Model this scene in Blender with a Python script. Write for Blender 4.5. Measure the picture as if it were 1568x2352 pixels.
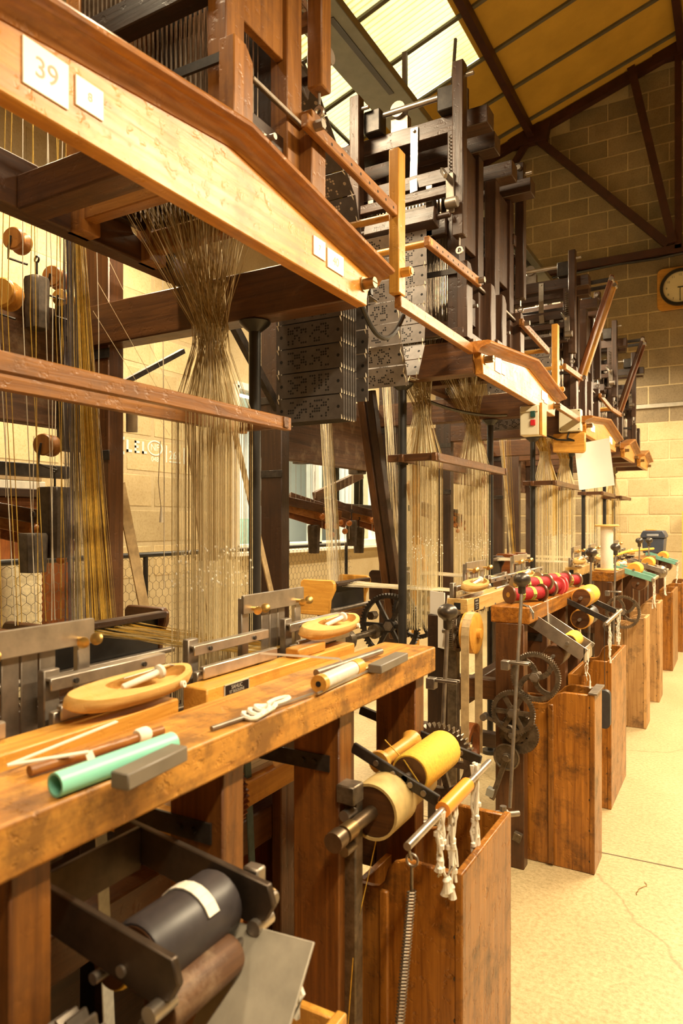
import bpy, bmesh, math, random
from mathutils import Vector, Matrix, Quaternion
random.seed(7)
for o in list(bpy.data.objects): bpy.data.objects.remove(o, do_unlink=True)
S = bpy.context.scene
COL = S.collection

# ------------------------------------------------------------------ camera, world, exposure
cam_d = bpy.data.cameras.new('camera')
cam = bpy.data.objects.new('camera', cam_d); COL.objects.link(cam); S.camera = cam
cam.location = (0, 0, 1.40)
cam.rotation_euler = (math.radians(90), 0, math.radians(29.52))
cam_d.sensor_fit = 'VERTICAL'; cam_d.sensor_height = 36.0
cam_d.lens = 36.0 * 1600.0 / 2352.0
cam_d.shift_y = 24.0 / 2352.0
cam_d.clip_start = 0.05; cam_d.clip_end = 60
cam_d.dof.use_dof = True; cam_d.dof.focus_distance = 2.9; cam_d.dof.aperture_fstop = 5.0

S.view_settings.view_transform = 'Standard'
S.view_settings.look = 'None'
S.view_settings.gamma = 1.0
S.view_settings.use_curve_mapping = False
S.view_settings.exposure = 0.85

W = bpy.data.worlds.new('daylight'); S.world = W; W.use_nodes = True
W.node_tree.nodes['Background'].inputs[0].default_value = (1.0, 0.97, 0.92, 1)
W.node_tree.nodes['Background'].inputs[1].default_value = 1.9

LAMP_COLOR = (1.0, 0.80, 0.51)
LAMPS_AISLE = [(0.45, 0.15, 3.05), (0.45, 2.35, 3.05), (0.45, 4.55, 3.05), (0.45, 6.75, 3.05), (0.45, 8.9, 3.05)]
LAMPS_ROW = [(-1.66, 1.55, 3.58), (-1.66, 5.95, 3.58), (-1.66, 9.0, 3.58)]
LAMPS_REAR_FILL = [(-2.95, 2.75, 3.45), (-2.95, 6.1, 3.45)]  # unseen lamps added to light the partition wall and the harness from behind
AISLE_W, ROW_W, REAR_W = 72.0, 52.0, 40.0
def lamp_light(loc, w, sx=0.14, sy=1.45):
    d = bpy.data.lights.new('tube_light', 'AREA'); d.shape = 'RECTANGLE'; d.size = sx; d.size_y = sy
    d.energy = w; d.color = LAMP_COLOR
    o = bpy.data.objects.new('tube_light', d); COL.objects.link(o); o.location = loc
    return o
for k, q in enumerate(LAMPS_AISLE): lamp_light((q[0], q[1], q[2] - 0.07), AISLE_W * (.5 if k == 0 else 1))
for q in LAMPS_REAR_FILL: lamp_light((q[0], q[1], q[2] - 0.07), REAR_W)
for q in LAMPS_ROW: lamp_light((q[0], q[1], q[2] - 0.07), ROW_W)

# ------------------------------------------------------------------ materials
MATS = {}
def _mat(name):
    m = bpy.data.materials.new(name); m.use_nodes = True
    nt = m.node_tree; b = nt.nodes['Principled BSDF']
    return m, nt, b
def N(nt, t, **k):
    n = nt.nodes.new(t)
    for a, v in k.items():
        if a in n.inputs.keys(): n.inputs[a].default_value = v
        else: setattr(n, a, v)
    return n
def ramp(nt, stops):
    r = nt.nodes.new('ShaderNodeValToRGB'); e = r.color_ramp.elements
    while len(e) < len(stops): e.new(0.5)
    for i, (p, c) in enumerate(stops):
        e[i].position = p; e[i].color = (*c, 1) if len(c) == 3 else c
    return r
def mixc(nt, a, b, fac, mode='MIX'):
    m = nt.nodes.new('ShaderNodeMix'); m.data_type = 'RGBA'; m.blend_type = mode
    for sock, v in ((m.inputs[0], fac), (m.inputs[6], a), (m.inputs[7], b)):
        if hasattr(v, 'links') or hasattr(v, 'is_linked'): nt.links.new(v, sock)
        elif isinstance(v, (int, float)): sock.default_value = v
        else: sock.default_value = (*v, 1)
    return m.outputs[2]
WOODS = {  # light grain, dark grain, stain, roughness
    'honey': ((.58, .255, .036), (.38, .145, .018), (.19, .065, .010), .28),
    'cornice': ((.42, .165, .024), (.24, .080, .012), (.10, .035, .008), .28),  # honey darkened for the moulding: shade of its cove put into the colour
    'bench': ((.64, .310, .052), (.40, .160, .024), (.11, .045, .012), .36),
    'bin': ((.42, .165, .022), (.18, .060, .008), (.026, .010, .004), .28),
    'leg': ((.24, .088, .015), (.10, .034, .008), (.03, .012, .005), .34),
    'oldbin': ((.50, .29, .110), (.32, .16, .050), (.05, .024, .010), .5),
    'brown': ((.125, .050, .015), (.058, .022, .008), (.028, .012, .006), .32),
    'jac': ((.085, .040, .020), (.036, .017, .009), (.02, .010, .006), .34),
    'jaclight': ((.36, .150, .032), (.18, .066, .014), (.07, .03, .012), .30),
    'dark': ((.050, .022, .010), (.024, .011, .006), (.012, .007, .005), .36),
    'rust': ((.16, .075, .032), (.055, .024, .011), (.30, .21, .13), .55),
    'pale': ((.76, .50, .19), (.60, .36, .105), (.42, .22, .055), .32),
    'yellow': ((.70, .36, .065), (.50, .22, .032), (.26, .105, .018), .30),
    'red': ((.27, .085, .018), (.13, .036, .009), (.05, .015, .006), .32),
}
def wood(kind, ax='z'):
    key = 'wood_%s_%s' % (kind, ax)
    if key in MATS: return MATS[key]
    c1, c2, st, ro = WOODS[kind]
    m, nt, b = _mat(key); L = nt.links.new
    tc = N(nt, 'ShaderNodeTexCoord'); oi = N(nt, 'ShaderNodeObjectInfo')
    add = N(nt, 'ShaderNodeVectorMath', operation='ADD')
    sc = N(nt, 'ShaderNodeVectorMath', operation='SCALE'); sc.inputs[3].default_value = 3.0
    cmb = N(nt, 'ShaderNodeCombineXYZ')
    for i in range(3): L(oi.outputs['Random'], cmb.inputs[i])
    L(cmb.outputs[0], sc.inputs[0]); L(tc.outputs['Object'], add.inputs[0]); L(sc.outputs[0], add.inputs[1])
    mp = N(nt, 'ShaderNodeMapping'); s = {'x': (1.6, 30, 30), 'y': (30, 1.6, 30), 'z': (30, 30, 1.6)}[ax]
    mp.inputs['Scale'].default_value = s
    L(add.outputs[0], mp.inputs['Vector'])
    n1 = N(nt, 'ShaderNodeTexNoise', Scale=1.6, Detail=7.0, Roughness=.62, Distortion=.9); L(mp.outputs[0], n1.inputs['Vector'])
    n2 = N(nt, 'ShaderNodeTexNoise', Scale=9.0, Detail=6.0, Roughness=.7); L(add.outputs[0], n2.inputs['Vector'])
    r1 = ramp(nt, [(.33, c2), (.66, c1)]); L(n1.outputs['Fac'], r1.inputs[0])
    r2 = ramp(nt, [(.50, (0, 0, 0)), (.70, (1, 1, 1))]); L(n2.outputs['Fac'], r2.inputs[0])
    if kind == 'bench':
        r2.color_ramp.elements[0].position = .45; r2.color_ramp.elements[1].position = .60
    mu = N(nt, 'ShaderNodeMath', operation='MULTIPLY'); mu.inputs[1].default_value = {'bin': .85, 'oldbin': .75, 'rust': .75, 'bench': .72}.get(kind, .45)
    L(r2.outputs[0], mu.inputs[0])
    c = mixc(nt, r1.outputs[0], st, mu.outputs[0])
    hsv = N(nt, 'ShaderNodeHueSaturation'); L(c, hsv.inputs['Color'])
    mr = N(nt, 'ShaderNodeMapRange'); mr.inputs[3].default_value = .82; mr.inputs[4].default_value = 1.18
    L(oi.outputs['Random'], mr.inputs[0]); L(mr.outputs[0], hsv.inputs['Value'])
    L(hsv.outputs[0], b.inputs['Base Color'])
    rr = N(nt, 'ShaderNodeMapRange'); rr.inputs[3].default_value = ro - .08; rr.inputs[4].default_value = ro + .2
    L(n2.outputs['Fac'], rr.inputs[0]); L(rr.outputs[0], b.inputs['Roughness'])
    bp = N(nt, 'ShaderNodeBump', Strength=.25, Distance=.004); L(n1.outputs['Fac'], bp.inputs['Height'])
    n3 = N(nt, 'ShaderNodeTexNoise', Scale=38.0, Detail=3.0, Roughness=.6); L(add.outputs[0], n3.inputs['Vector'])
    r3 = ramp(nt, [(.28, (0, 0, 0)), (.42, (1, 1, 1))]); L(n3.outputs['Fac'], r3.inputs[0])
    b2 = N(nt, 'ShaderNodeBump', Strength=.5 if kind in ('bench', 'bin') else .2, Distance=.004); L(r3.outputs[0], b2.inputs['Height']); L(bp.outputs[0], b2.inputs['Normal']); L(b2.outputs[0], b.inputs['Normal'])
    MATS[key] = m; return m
def plain(name, col, rough=.5, metal=0.0, var=.15, scale=20.0, bump=.0, spec=.5, trans=None, emis=None):
    if name in MATS: return MATS[name]
    m, nt, b = _mat(name); L = nt.links.new
    tc = N(nt, 'ShaderNodeTexCoord')
    n = N(nt, 'ShaderNodeTexNoise', Scale=scale, Detail=5.0, Roughness=.6); L(tc.outputs['Object'], n.inputs['Vector'])
    lo = tuple(max(0, v * (1 - var)) for v in col); hi = tuple(min(1, v * (1 + var)) for v in col)
    r = ramp(nt, [(.3, lo), (.7, hi)]); L(n.outputs['Fac'], r.inputs[0]); L(r.outputs[0], b.inputs['Base Color'])
    b.inputs['Roughness'].default_value = rough; b.inputs['Metallic'].default_value = metal
    b.inputs['Specular IOR Level'].default_value = spec
    if bump:
        bp = N(nt, 'ShaderNodeBump', Strength=bump, Distance=.003); L(n.outputs['Fac'], bp.inputs['Height']); L(bp.outputs[0], b.inputs['Normal'])
    if emis:
        b.inputs['Emission Color'].default_value = (*emis[:3], 1); b.inputs['Emission Strength'].default_value = emis[3]
    MATS[name] = m; return m
STEEL = plain('worn_steel', (.46, .41, .35), .34, .85, .3, 14)
DULL = plain('dull_steel', (.27, .23, .19), .45, .8, .35, 18, .1)
IRON = plain('black_iron', (.042, .035, .030), .42, .45, .5, 30, .15)
BLACK = plain('black_paint', (.018, .016, .015), .36, 0, .4, 12)
GEARM = plain('oiled_iron', (.15, .115, .078), .36, .6, .5, 40, .2)
BRASS = plain('brass', (.62, .40, .13), .3, .9, .2, 12)
OLDBRASS = plain('tarnished_brass', (.26, .17, .075), .38, .85, .3, 14)
CARD = plain('punched_card_board', (.095, .080, .072), .5, 0, .25, 25)
CARDB = plain('grey_card_board', (.20, .17, .15), .5, 0, .2, 25)
HOLE = plain('punched_hole', (.006, .005, .005), .8)
HOLEL = plain('punched_hole_backlit', (.50, .40, .29), .8)  # light coming through the holes, put into their colour
CREAM_T = plain('cream_thread', (.80, .70, .46), .55, 0, .2, 60)
GOLD_T = plain('gold_thread', (.66, .43, .08), .5, 0, .25, 60)
GREY_T = plain('grey_thread', (.46, .36, .19), .5, 0, .25, 60)
DARK_T = plain('dark_thread', (.14, .12, .14), .5, 0, .3, 60)
BROWN_T = plain('oiled_brown_cord', (.33, .22, .08), .42, 0, .35, 50)
WHITE_T = plain('white_cotton', (.80, .75, .64), .7, 0, .1, 40)
LACE = plain('lacing_cord', (.62, .54, .40), .7, 0, .2, 40)
WHITEP = plain('white_plate', (.86, .84, .78), .35, 0, .04, 10)
INK = plain('faded_ink', (.46, .39, .29), .6)
PAPER = plain('paper', (.84, .81, .76), .7, 0, .03, 8)
CYAN = plain('turquoise_tube', (.25, .66, .52), .4, 0, .05, 8)
GREYP = plain('grey_plastic_block', (.16, .135, .105), .45, 0, .15, 12)
YELT = plain('yellow_wound_thread', (.72, .44, .045), .75, 0, .18, 120, .3)
BLKRUB = plain('black_rubber', (.045, .038, .04), .42, 0, .15, 60)
ORANGE = plain('orange_plastic', (.80, .28, .03), .35, 0, .08, 10)
REDT = plain('crimson_thread', (.36, .010, .018), .7, 0, .25, 150, .3)
GREENT = plain('light_green_thread', (.45, .66, .16), .65, 0, .2, 60)
PINK = plain('coral_plastic', (.80, .10, .11), .4, 0, .1, 12)
BLUEL = plain('blue_label', (.08, .16, .42), .5, 0, .1, 12)
CREAMP = plain('cream_plastic', (.70, .64, .46), .42, 0, .05, 10)
GREENB = plain('green_button', (.02, .07, .055), .4)
REDB = plain('red_button', (.55, .02, .025), .4)
TEAL = plain('teal_paint', (.16, .38, .30), .45, 0, .15, 20)
NAVY = plain('blue_grey_plastic', (.045, .055, .085), .45, 0, .15, 15)
GREYM = plain('grey_enamel', (.17, .175, .15), .45, .2, .15, 12)
LEATH = plain('leather_belt', (.46, .33, .17), .65, 0, .25, 30, .2)
BEAD = plain('varnished_bead', (.48, .17, .035), .3, 0, .2, 15)
KNOBM = plain('lever_knob_iron', (.095, .08, .068), .33, .7, .3, 20)
WIREM = plain('galvanised_wire', (.16, .13, .09), .55, .3, .3, 40)
HOOKM = plain('hook_wire', (.42, .34, .26), .3, .85, .4, 30)
TRUSSM = plain('truss_paint', (.055, .018, .014), .5, .1, .3, 8)
TRUSSR = plain('red_oxide_paint', (.14, .035, .022), .5, .1, .3, 8)
STRIP = plain('ceiling_strip', (.13, .12, .09), .5, 0, .15, 8)
CEIL = plain('ceiling_board', (.58, .36, .055), .8, 0, .10, 2.5)
BLUESTRAP = plain('blue_webbing', (.10, .16, .18), .6, 0, .2, 40)
WHITESTRAP = plain('white_webbing', (.62, .62, .56), .6, 0, .15, 60)
TUBEGLOW = plain('lamp_tube', (1, .9, .7), .4, 0, 0, 5, emis=(1, .84, .6, 9.0))
def concrete_floor():
    m, nt, b = _mat('concrete_floor'); L = nt.links.new
    tc = N(nt, 'ShaderNodeTexCoord')
    a = N(nt, 'ShaderNodeTexNoise', Scale=.9, Detail=8.0, Roughness=.65); L(tc.outputs['Object'], a.inputs['Vector'])
    f = N(nt, 'ShaderNodeTexNoise', Scale=60.0, Detail=4.0, Roughness=.8); L(tc.outputs['Object'], f.inputs['Vector'])
    r = ramp(nt, [(.3, (.50, .385, .205)), (.7, (.64, .51, .29))]); L(a.outputs['Fac'], r.inputs[0])
    r2 = ramp(nt, [(.35, (.66, .63, .56)), (.62, (1, 1, 1))]); L(f.outputs['Fac'], r2.inputs[0])
    c = mixc(nt, r.outputs[0], r2.outputs[0], 1.0, 'MULTIPLY')
    v = N(nt, 'ShaderNodeTexVoronoi', feature='DISTANCE_TO_EDGE', Scale=.45); 
    wv = N(nt, 'ShaderNodeTexNoise', Scale=2.5, Detail=6.0); L(tc.outputs['Object'], wv.inputs['Vector'])
    mv = N(nt, 'ShaderNodeMix', data_type='VECTOR'); mv.inputs[0].default_value = .22
    L(tc.outputs['Object'], mv.inputs[4]); L(wv.outputs['Color'], mv.inputs[5]); L(mv.outputs[1], v.inputs['Vector'])
    rc = ramp(nt, [(.0, (.55, .5, .42)), (.004, (1, 1, 1))]); L(v.outputs['Distance'], rc.inputs[0])
    c = mixc(nt, c, rc.outputs[0], .6, 'MULTIPLY')
    L(c, b.inputs['Base Color']); b.inputs['Roughness'].default_value = .42
    bp = N(nt, 'ShaderNodeBump', Strength=.12, Distance=.003); L(f.outputs['Fac'], bp.inputs['Height']); L(bp.outputs[0], b.inputs['Normal'])
    return m
def masonry(name, lo, hi, pit):
    m, nt, b = _mat(name); L = nt.links.new
    tc = N(nt, 'ShaderNodeTexCoord'); oi = N(nt, 'ShaderNodeObjectInfo')
    off = N(nt, 'ShaderNodeVectorMath', operation='ADD'); cm = N(nt, 'ShaderNodeVectorMath', operation='SCALE'); cm.inputs[3].default_value = 1.0
    L(oi.outputs['Location'], cm.inputs[0]); L(tc.outputs['Object'], off.inputs[0]); L(cm.outputs[0], off.inputs[1])
    a = N(nt, 'ShaderNodeTexNoise', Scale=3.0, Detail=8.0, Roughness=.7); L(off.outputs[0], a.inputs['Vector'])
    f = N(nt, 'ShaderNodeTexNoise', Scale=55.0, Detail=6.0, Roughness=.8); L(off.outputs[0], f.inputs['Vector'])
    r = ramp(nt, [(.32, lo), (.68, hi)]); L(a.outputs['Fac'], r.inputs[0])
    rf = ramp(nt, [(.33, pit), (.52, (1, 1, 1))]); L(f.outputs['Fac'], rf.inputs[0])
    c = mixc(nt, r.outputs[0], rf.outputs[0], .8, 'MULTIPLY')
    hsv = N(nt, 'ShaderNodeHueSaturation'); L(c, hsv.inputs['Color'])
    mr = N(nt, 'ShaderNodeMapRange'); mr.inputs[3].default_value = .8; mr.inputs[4].default_value = 1.12
    L(oi.outputs['Random'], mr.inputs[0]); L(mr.outputs[0], hsv.inputs['Value']); L(hsv.outputs[0], b.inputs['Base Color'])
    b.inputs['Roughness'].default_value = .9
    bp = N(nt, 'ShaderNodeBump', Strength=.6, Distance=.006); L(f.outputs['Fac'], bp.inputs['Height']); L(bp.outputs[0], b.inputs['Normal'])
    return m
FLOORM = concrete_floor()
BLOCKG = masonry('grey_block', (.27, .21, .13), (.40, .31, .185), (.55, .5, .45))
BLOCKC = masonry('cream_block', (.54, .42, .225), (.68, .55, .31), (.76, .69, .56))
MORTAR = masonry('mortar', (.58, .46, .26), (.70, .58, .35), (.85, .8, .7))
def skylight_sheet():
    m, nt, b = _mat('translucent_sheet'); L = nt.links.new
    nt.nodes.remove(b); out = nt.nodes['Material Output']
    tc = N(nt, 'ShaderNodeTexCoord'); n = N(nt, 'ShaderNodeTexNoise', Scale=1.2, Detail=5.0); L(tc.outputs['Object'], n.inputs['Vector'])
    r = ramp(nt, [(.3, (.66, .54, .20)), (.7, (.92, .83, .46))]); L(n.outputs['Fac'], r.inputs[0])
    wv = N(nt, 'ShaderNodeTexWave', bands_direction='Y', Scale=4.27); L(tc.outputs['Object'], wv.inputs['Vector'])
    rw = ramp(nt, [(.1, (.62, .56, .40)), (.6, (1, 1, 1))]); L(wv.outputs['Fac'], rw.inputs[0])  # shading of the corrugations put into the colour as darker bands
    class _o: outputs = [mixc(nt, r.outputs[0], rw.outputs[0], 1.0, 'MULTIPLY')]
    r = _o
    t = N(nt, 'ShaderNodeBsdfTranslucent'); d = N(nt, 'ShaderNodeBsdfDiffuse'); x = N(nt, 'ShaderNodeMixShader'); x.inputs[0].default_value = .25
    L(r.outputs[0], t.inputs[0]); L(r.outputs[0], d.inputs[0]); L(t.outputs[0], x.inputs[1]); L(d.outputs[0], x.inputs[2]); L(x.outputs[0], out.inputs[0])
    return m
SHEET = skylight_sheet()
def glass():
    m, nt, b = _mat('window_glass')
    b.inputs['Base Color'].default_value = (.9, .96, .94, 1); b.inputs['Roughness'].default_value = .05
    b.inputs['Transmission Weight'].default_value = 1.0; b.inputs['IOR'].default_value = 1.1
    return m
GLASS = glass()

# ------------------------------------------------------------------ geometry
def V(*a): return Vector(a)
def frame(n):
    n = n.normalized(); a = Vector((0, 0, 1)) if abs(n.z) < .95 else Vector((1, 0, 0))
    u = a.cross(n).normalized(); return u, n.cross(u), n
class G:
    def __init__(s): s.v = []; s.f = []; s.mi = []; s.m = 0
    def add(s, vs, fs):
        b = len(s.v); s.v += [Vector(q) for q in vs]
        for f in fs: s.f.append([b + i for i in f]); s.mi.append(s.m)
        return s
    BF = [(0, 3, 2, 1), (4, 5, 6, 7), (0, 1, 5, 4), (1, 2, 6, 5), (2, 3, 7, 6), (3, 0, 4, 7)]
    def box(s, x0, x1, y0, y1, z0, z1):
        return s.add([(x0, y0, z0), (x1, y0, z0), (x1, y1, z0), (x0, y1, z0), (x0, y0, z1), (x1, y0, z1), (x1, y1, z1), (x0, y1, z1)], s.BF)
    def beam(s, p, q, w, h, up=(0, 0, 1)):
        p, q, up = Vector(p), Vector(q), Vector(up); d = (q - p).normalized()
        r = d.cross(up); r = r.normalized() if r.length > 1e-4 else Vector((1, 0, 0)); u = r.cross(d)
        r *= w / 2; u *= h / 2
        return s.add([p - r - u, p + r - u, p + r + u, p - r + u, q - r - u, q + r - u, q + r + u, q - r + u],
                     [(0, 1, 2, 3), (7, 6, 5, 4), (4, 5, 1, 0), (5, 6, 2, 1), (6, 7, 3, 2), (7, 4, 0, 3)])
    def lathe(s, p, ax, prof, n=16):
        p = Vector(p); a, b, c = frame(Vector(ax)); vs = []; fs = []
        for r, t in prof:
            for i in range(n):
                w = 2 * math.pi * i / n; vs.append(p + c * t + (a * math.cos(w) + b * math.sin(w)) * max(r, 1e-5))
        for j in range(len(prof) - 1):
            for i in range(n):
                k = (i + 1) % n; fs.append((j * n + i, j * n + k, (j + 1) * n + k, (j + 1) * n + i))
        fs.append(tuple(range(n - 1, -1, -1))); m = (len(prof) - 1) * n; fs.append(tuple(range(m, m + n)))
        return s.add(vs, fs)
    def cyl(s, p, q, r, n=12, r2=None):
        p, q = Vector(p), Vector(q); d = q - p
        return s.lathe(p, d, [(r, 0), (r if r2 is None else r2, d.length)], n)
    def pipe(s, p, ax, ro, ri, ln, n=20):
        p = Vector(p); a, b, c = frame(Vector(ax)); o = [(ro * math.cos(2 * math.pi * i / n), ro * math.sin(2 * math.pi * i / n)) for i in range(n)]
        return s.ring(p, ax, o, [(x * ri / ro, y * ri / ro) for x, y in o], ln)
    def ball(s, c, r, sc=(1, 1, 1), n=12, ax=(0, 0, 1)):
        k = n // 2; prof = [(r * math.sin(math.pi * i / k) * sc[0], -r * math.cos(math.pi * i / k) * sc[2]) for i in range(k + 1)]
        return s.lathe(c, ax, prof, n)
    def tube(s, pts, r, n=5, flat=None):
        pts = [Vector(q) for q in pts]; vs = []; fs = []; m = len(pts)
        for j, q in enumerate(pts):
            d = (pts[min(j + 1, m - 1)] - pts[max(j - 1, 0)]); a, b, c = frame(d if d.length > 1e-7 else Vector((0, 0, 1)))
            for i in range(n):
                w = 2 * math.pi * i / n; vs.append(q + a * math.cos(w) * r + b * math.sin(w) * r * (flat or 1))
        for j in range(m - 1):
            for i in range(n):
                k = (i + 1) % n; fs.append((j * n + i, j * n + k, (j + 1) * n + k, (j + 1) * n + i))
        fs.append(tuple(range(n - 1, -1, -1))); fs.append(tuple(range((m - 1) * n, m * n)))
        return s.add(vs, fs)
    def thread(s, pts, r=.0009): return s.tube(pts, r, 3)
    def prism(s, poly, ax, a0, a1):
        n = len(poly); mk = {'x': lambda t, p: (t, p[0], p[1]), 'y': lambda t, p: (p[0], t, p[1]), 'z': lambda t, p: (p[0], p[1], t)}[ax]
        vs = [mk(a0, p) for p in poly] + [mk(a1, p) for p in poly]
        fs = [tuple(range(n - 1, -1, -1)), tuple(range(n, 2 * n))] + [(i, (i + 1) % n, n + (i + 1) % n, n + i) for i in range(n)]
        return s.add(vs, fs)
    def ring(s, c, ax, outer, inner, w):
        c = Vector(c); a, b, nn = frame(Vector(ax)); n = len(outer); vs = []
        for t in (0, w):
            for P in (outer, inner):
                for x, y in P: vs.append(c + nn * t + a * x + b * y)
        fs = []
        for i in range(n):
            k = (i + 1) % n
            fs += [(i, n + i, n + k, k), (2 * n + i, 2 * n + k, 3 * n + k, 3 * n + i), (i, k, 2 * n + k, 2 * n + i), (n + i, 3 * n + i, 3 * n + k, n + k)]
        return s.add(vs, fs)
    def gear(s, c, ax, ro, teeth, w, spokes=6, rim=.8, hub=.22, th=.06, curved=False, sw=.16):
        o = []; inn = []
        for i in range(teeth):
            for f, r in ((0, 1 - th), (.28, 1), (.5, 1), (.78, 1 - th)):
                t = 2 * math.pi * (i + f) / teeth; o.append((ro * r * math.cos(t), ro * r * math.sin(t))); inn.append((ro * rim * math.cos(t), ro * rim * math.sin(t)))
        s.ring(c, ax, o, inn, w)
        c = Vector(c); a, b, n = frame(Vector(ax))
        s.lathe(c - n * w * .3, n, [(ro * hub, 0), (ro * hub, w * 1.6)], 16)
        for i in range(spokes):
            t0 = 2 * math.pi * i / spokes; prev = None; st = 5 if curved else 1
            for j in range(st + 1):
                f = j / st; r = ro * (hub * .8 + (rim + .04 - hub * .8) * f); t = t0 + (f * .7 if curved else 0)
                q = c + n * w * .5 + (a * math.cos(t) + b * math.sin(t)) * r
                if prev is not None: s.beam(prev, q, ro * sw, w * .7, n)
                prev = q
        return s
    def build(s, name, mat, parent=None, bevel=0.0, smooth=True, kind=None, label=None, seg=1):
        me = bpy.data.meshes.new(name)
        org = ROOTLOC(parent)
        me.from_pydata([v - org for v in s.v], [], s.f)
        mats = mat if isinstance(mat, (list, tuple)) else [mat]
        for m in mats: me.materials.append(m)
        if len(mats) > 1: me.polygons.foreach_set('material_index', s.mi)
        bm = bmesh.new(); bm.from_mesh(me); bmesh.ops.recalc_face_normals(bm, faces=bm.faces); bm.to_mesh(me); bm.free()
        if smooth:
            me.polygons.foreach_set('use_smooth', [True] * len(me.polygons)); me.set_sharp_from_angle(angle=.7)
        o = bpy.data.objects.new(name, me); COL.objects.link(o)
        if parent is not None: o.parent = parent
        if bevel:
            md = o.modifiers.new('edge', 'BEVEL'); md.width = bevel; md.segments = seg; md.limit_method = 'ANGLE'; md.angle_limit = .7
        if kind: o['kind'] = kind
        if label: o['label'] = label
        return o
def ROOTLOC(p):
    if p is None: return Vector((0, 0, 0))
    while p.parent is not None: p = p.parent
    return p.location.copy()
def thing(name, label, cat, loc=(0, 0, 0), group=None):
    o = bpy.data.objects.new(name, None); COL.objects.link(o); o.location = loc; o.empty_display_size = .05
    o['label'] = label; o['category'] = cat
    if group: o['group'] = group
    return o
def tag(o, label, cat, group=None):
    o['label'] = label; o['category'] = cat
    if group: o['group'] = group
    return o
def struct(o): o['kind'] = 'structure'; return o
def centre(o):
    """move a single-mesh thing's origin to the bottom middle of its own mesh"""
    vs = o.data.vertices; n = len(vs)
    c = Vector(((min(v.co.x for v in vs) + max(v.co.x for v in vs)) / 2, (min(v.co.y for v in vs) + max(v.co.y for v in vs)) / 2, min(v.co.z for v in vs)))
    o.data.transform(Matrix.Translation(-c)); o.location = c; return o
def text(body, size, loc, rot, mat, parent, name='lettering', align='CENTER', ext=.0004):
    cu = bpy.data.curves.new(name, 'FONT'); cu.body = body; cu.size = size; cu.extrude = ext; cu.align_x = align; cu.align_y = 'CENTER'
    cu.materials.append(mat); o = bpy.data.objects.new(name, cu); COL.objects.link(o)
    o.location = Vector(loc) - ROOTLOC(parent); o.rotation_euler = rot
    bpy.context.view_layer.update()
    me = bpy.data.meshes.new_from_object(o); me.name = name; rot_, loc_ = o.rotation_euler.copy(), o.location.copy()
    bpy.data.objects.remove(o); bpy.data.curves.remove(cu)
    o = bpy.data.objects.new(name, me); COL.objects.link(o); o.location = loc_; o.rotation_euler = rot_
    if parent is not None: o.parent = parent
    return o
FACE_X = (math.pi / 2, 0, math.pi / 2)       # lettering facing +X, reading along +Y
FACE_NY = (math.pi / 2, 0, 0)                # lettering facing -Y, reading along +X
def dup(root, loc, label=None, rotz=0.0):
    r = root.copy(); COL.objects.link(r); r.location = loc; r.rotation_euler = (0, 0, rotz)
    if label: r['label'] = label
    for ch in list(root.children):
        c = ch.copy(); COL.objects.link(c); c.parent = r
        for g in list(ch.children):
            d = g.copy(); COL.objects.link(d); d.parent = c
    return r

# ------------------------------------------------------------------ the room
XL, XR, YE, YB, XO, PH = -3.64, 4.6, 10.3, -3.6, -8.2, 4.45
RIDGE_X, RIDGE_Z = -0.62, 7.70
def roof_z(x): return RIDGE_Z - .31 * abs(x - RIDGE_X)
struct(G().box(XO, XR, YB, YE, -.1, 0).build('floor', FLOORM))
jt = struct(G().beam((-3, 3.02, .0005), (4.5, 3.30, .0005), .007, .002).build('trim_1', plain('floor_joint', (.16, .12, .07), .8)))
# thread ends lying on the floor
for i, (x, y) in enumerate([(-.05, 4.25), (.16, 3.1), (.35, 2.75), (.22, 4.9), (-.28, 6.2), (.02, 5.5), (-.32, 2.95), (.5, 3.9)]):
    rr = random.Random(i); p = []; a = rr.random() * 6; q = Vector((x, y, .003))
    for k in range(9):
        a += rr.uniform(-.9, .9); q = q + Vector((math.cos(a), math.sin(a), 0)) * .016; p.append(q.copy())
    o = G().tube(p, .0016, 4).build('thread_scrap', [BROWN_T, DARK_T][i % 2]); centre(o)
    tag(o, 'short snipped thread end lying on the concrete floor', 'thread', 'thread ends on the floor')

# left partition: mortar bed with window opening, raised blocks
WY0, WY1, WZ0, WZ1 = 4.62, 7.30, 1.18, 2.55
g = G()
top = PH
for y0, y1, z0, z1 in ((YB, WY0, 0, top), (WY1, YE, 0, top), (WY0, WY1, 0, WZ0), (WY0, WY1, WZ1, top)): g.box(XL - .2, XL, y0, y1, z0, z1)
wl = struct(g.build('wall_left', MORTAR, smooth=False))
g = G()
pts = [(XO - .2, 0), (XR, 0), (XR, roof_z(XR)), (RIDGE_X, RIDGE_Z), (XO - .2, roof_z(XO - .2))]
we = struct(G().prism(pts, 'y', YE, YE + .2).build('wall_end', MORTAR, smooth=False))
struct(G().prism(pts, 'y', YB - .2, YB).build('wall_back', BLOCKG, smooth=False))
struct(G().box(XR, XR + .2, YB, YE, 0, roof_z(XR)).build('wall_right', BLOCKG, smooth=False))
struct(G().box(XO - .2, XO, YB, YE, 0, roof_z(XO)).build('wall_outer', BLOCKG, smooth=False))
BH, BW, MJ = .25, .52, .016
bmesh_cache = {}
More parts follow.
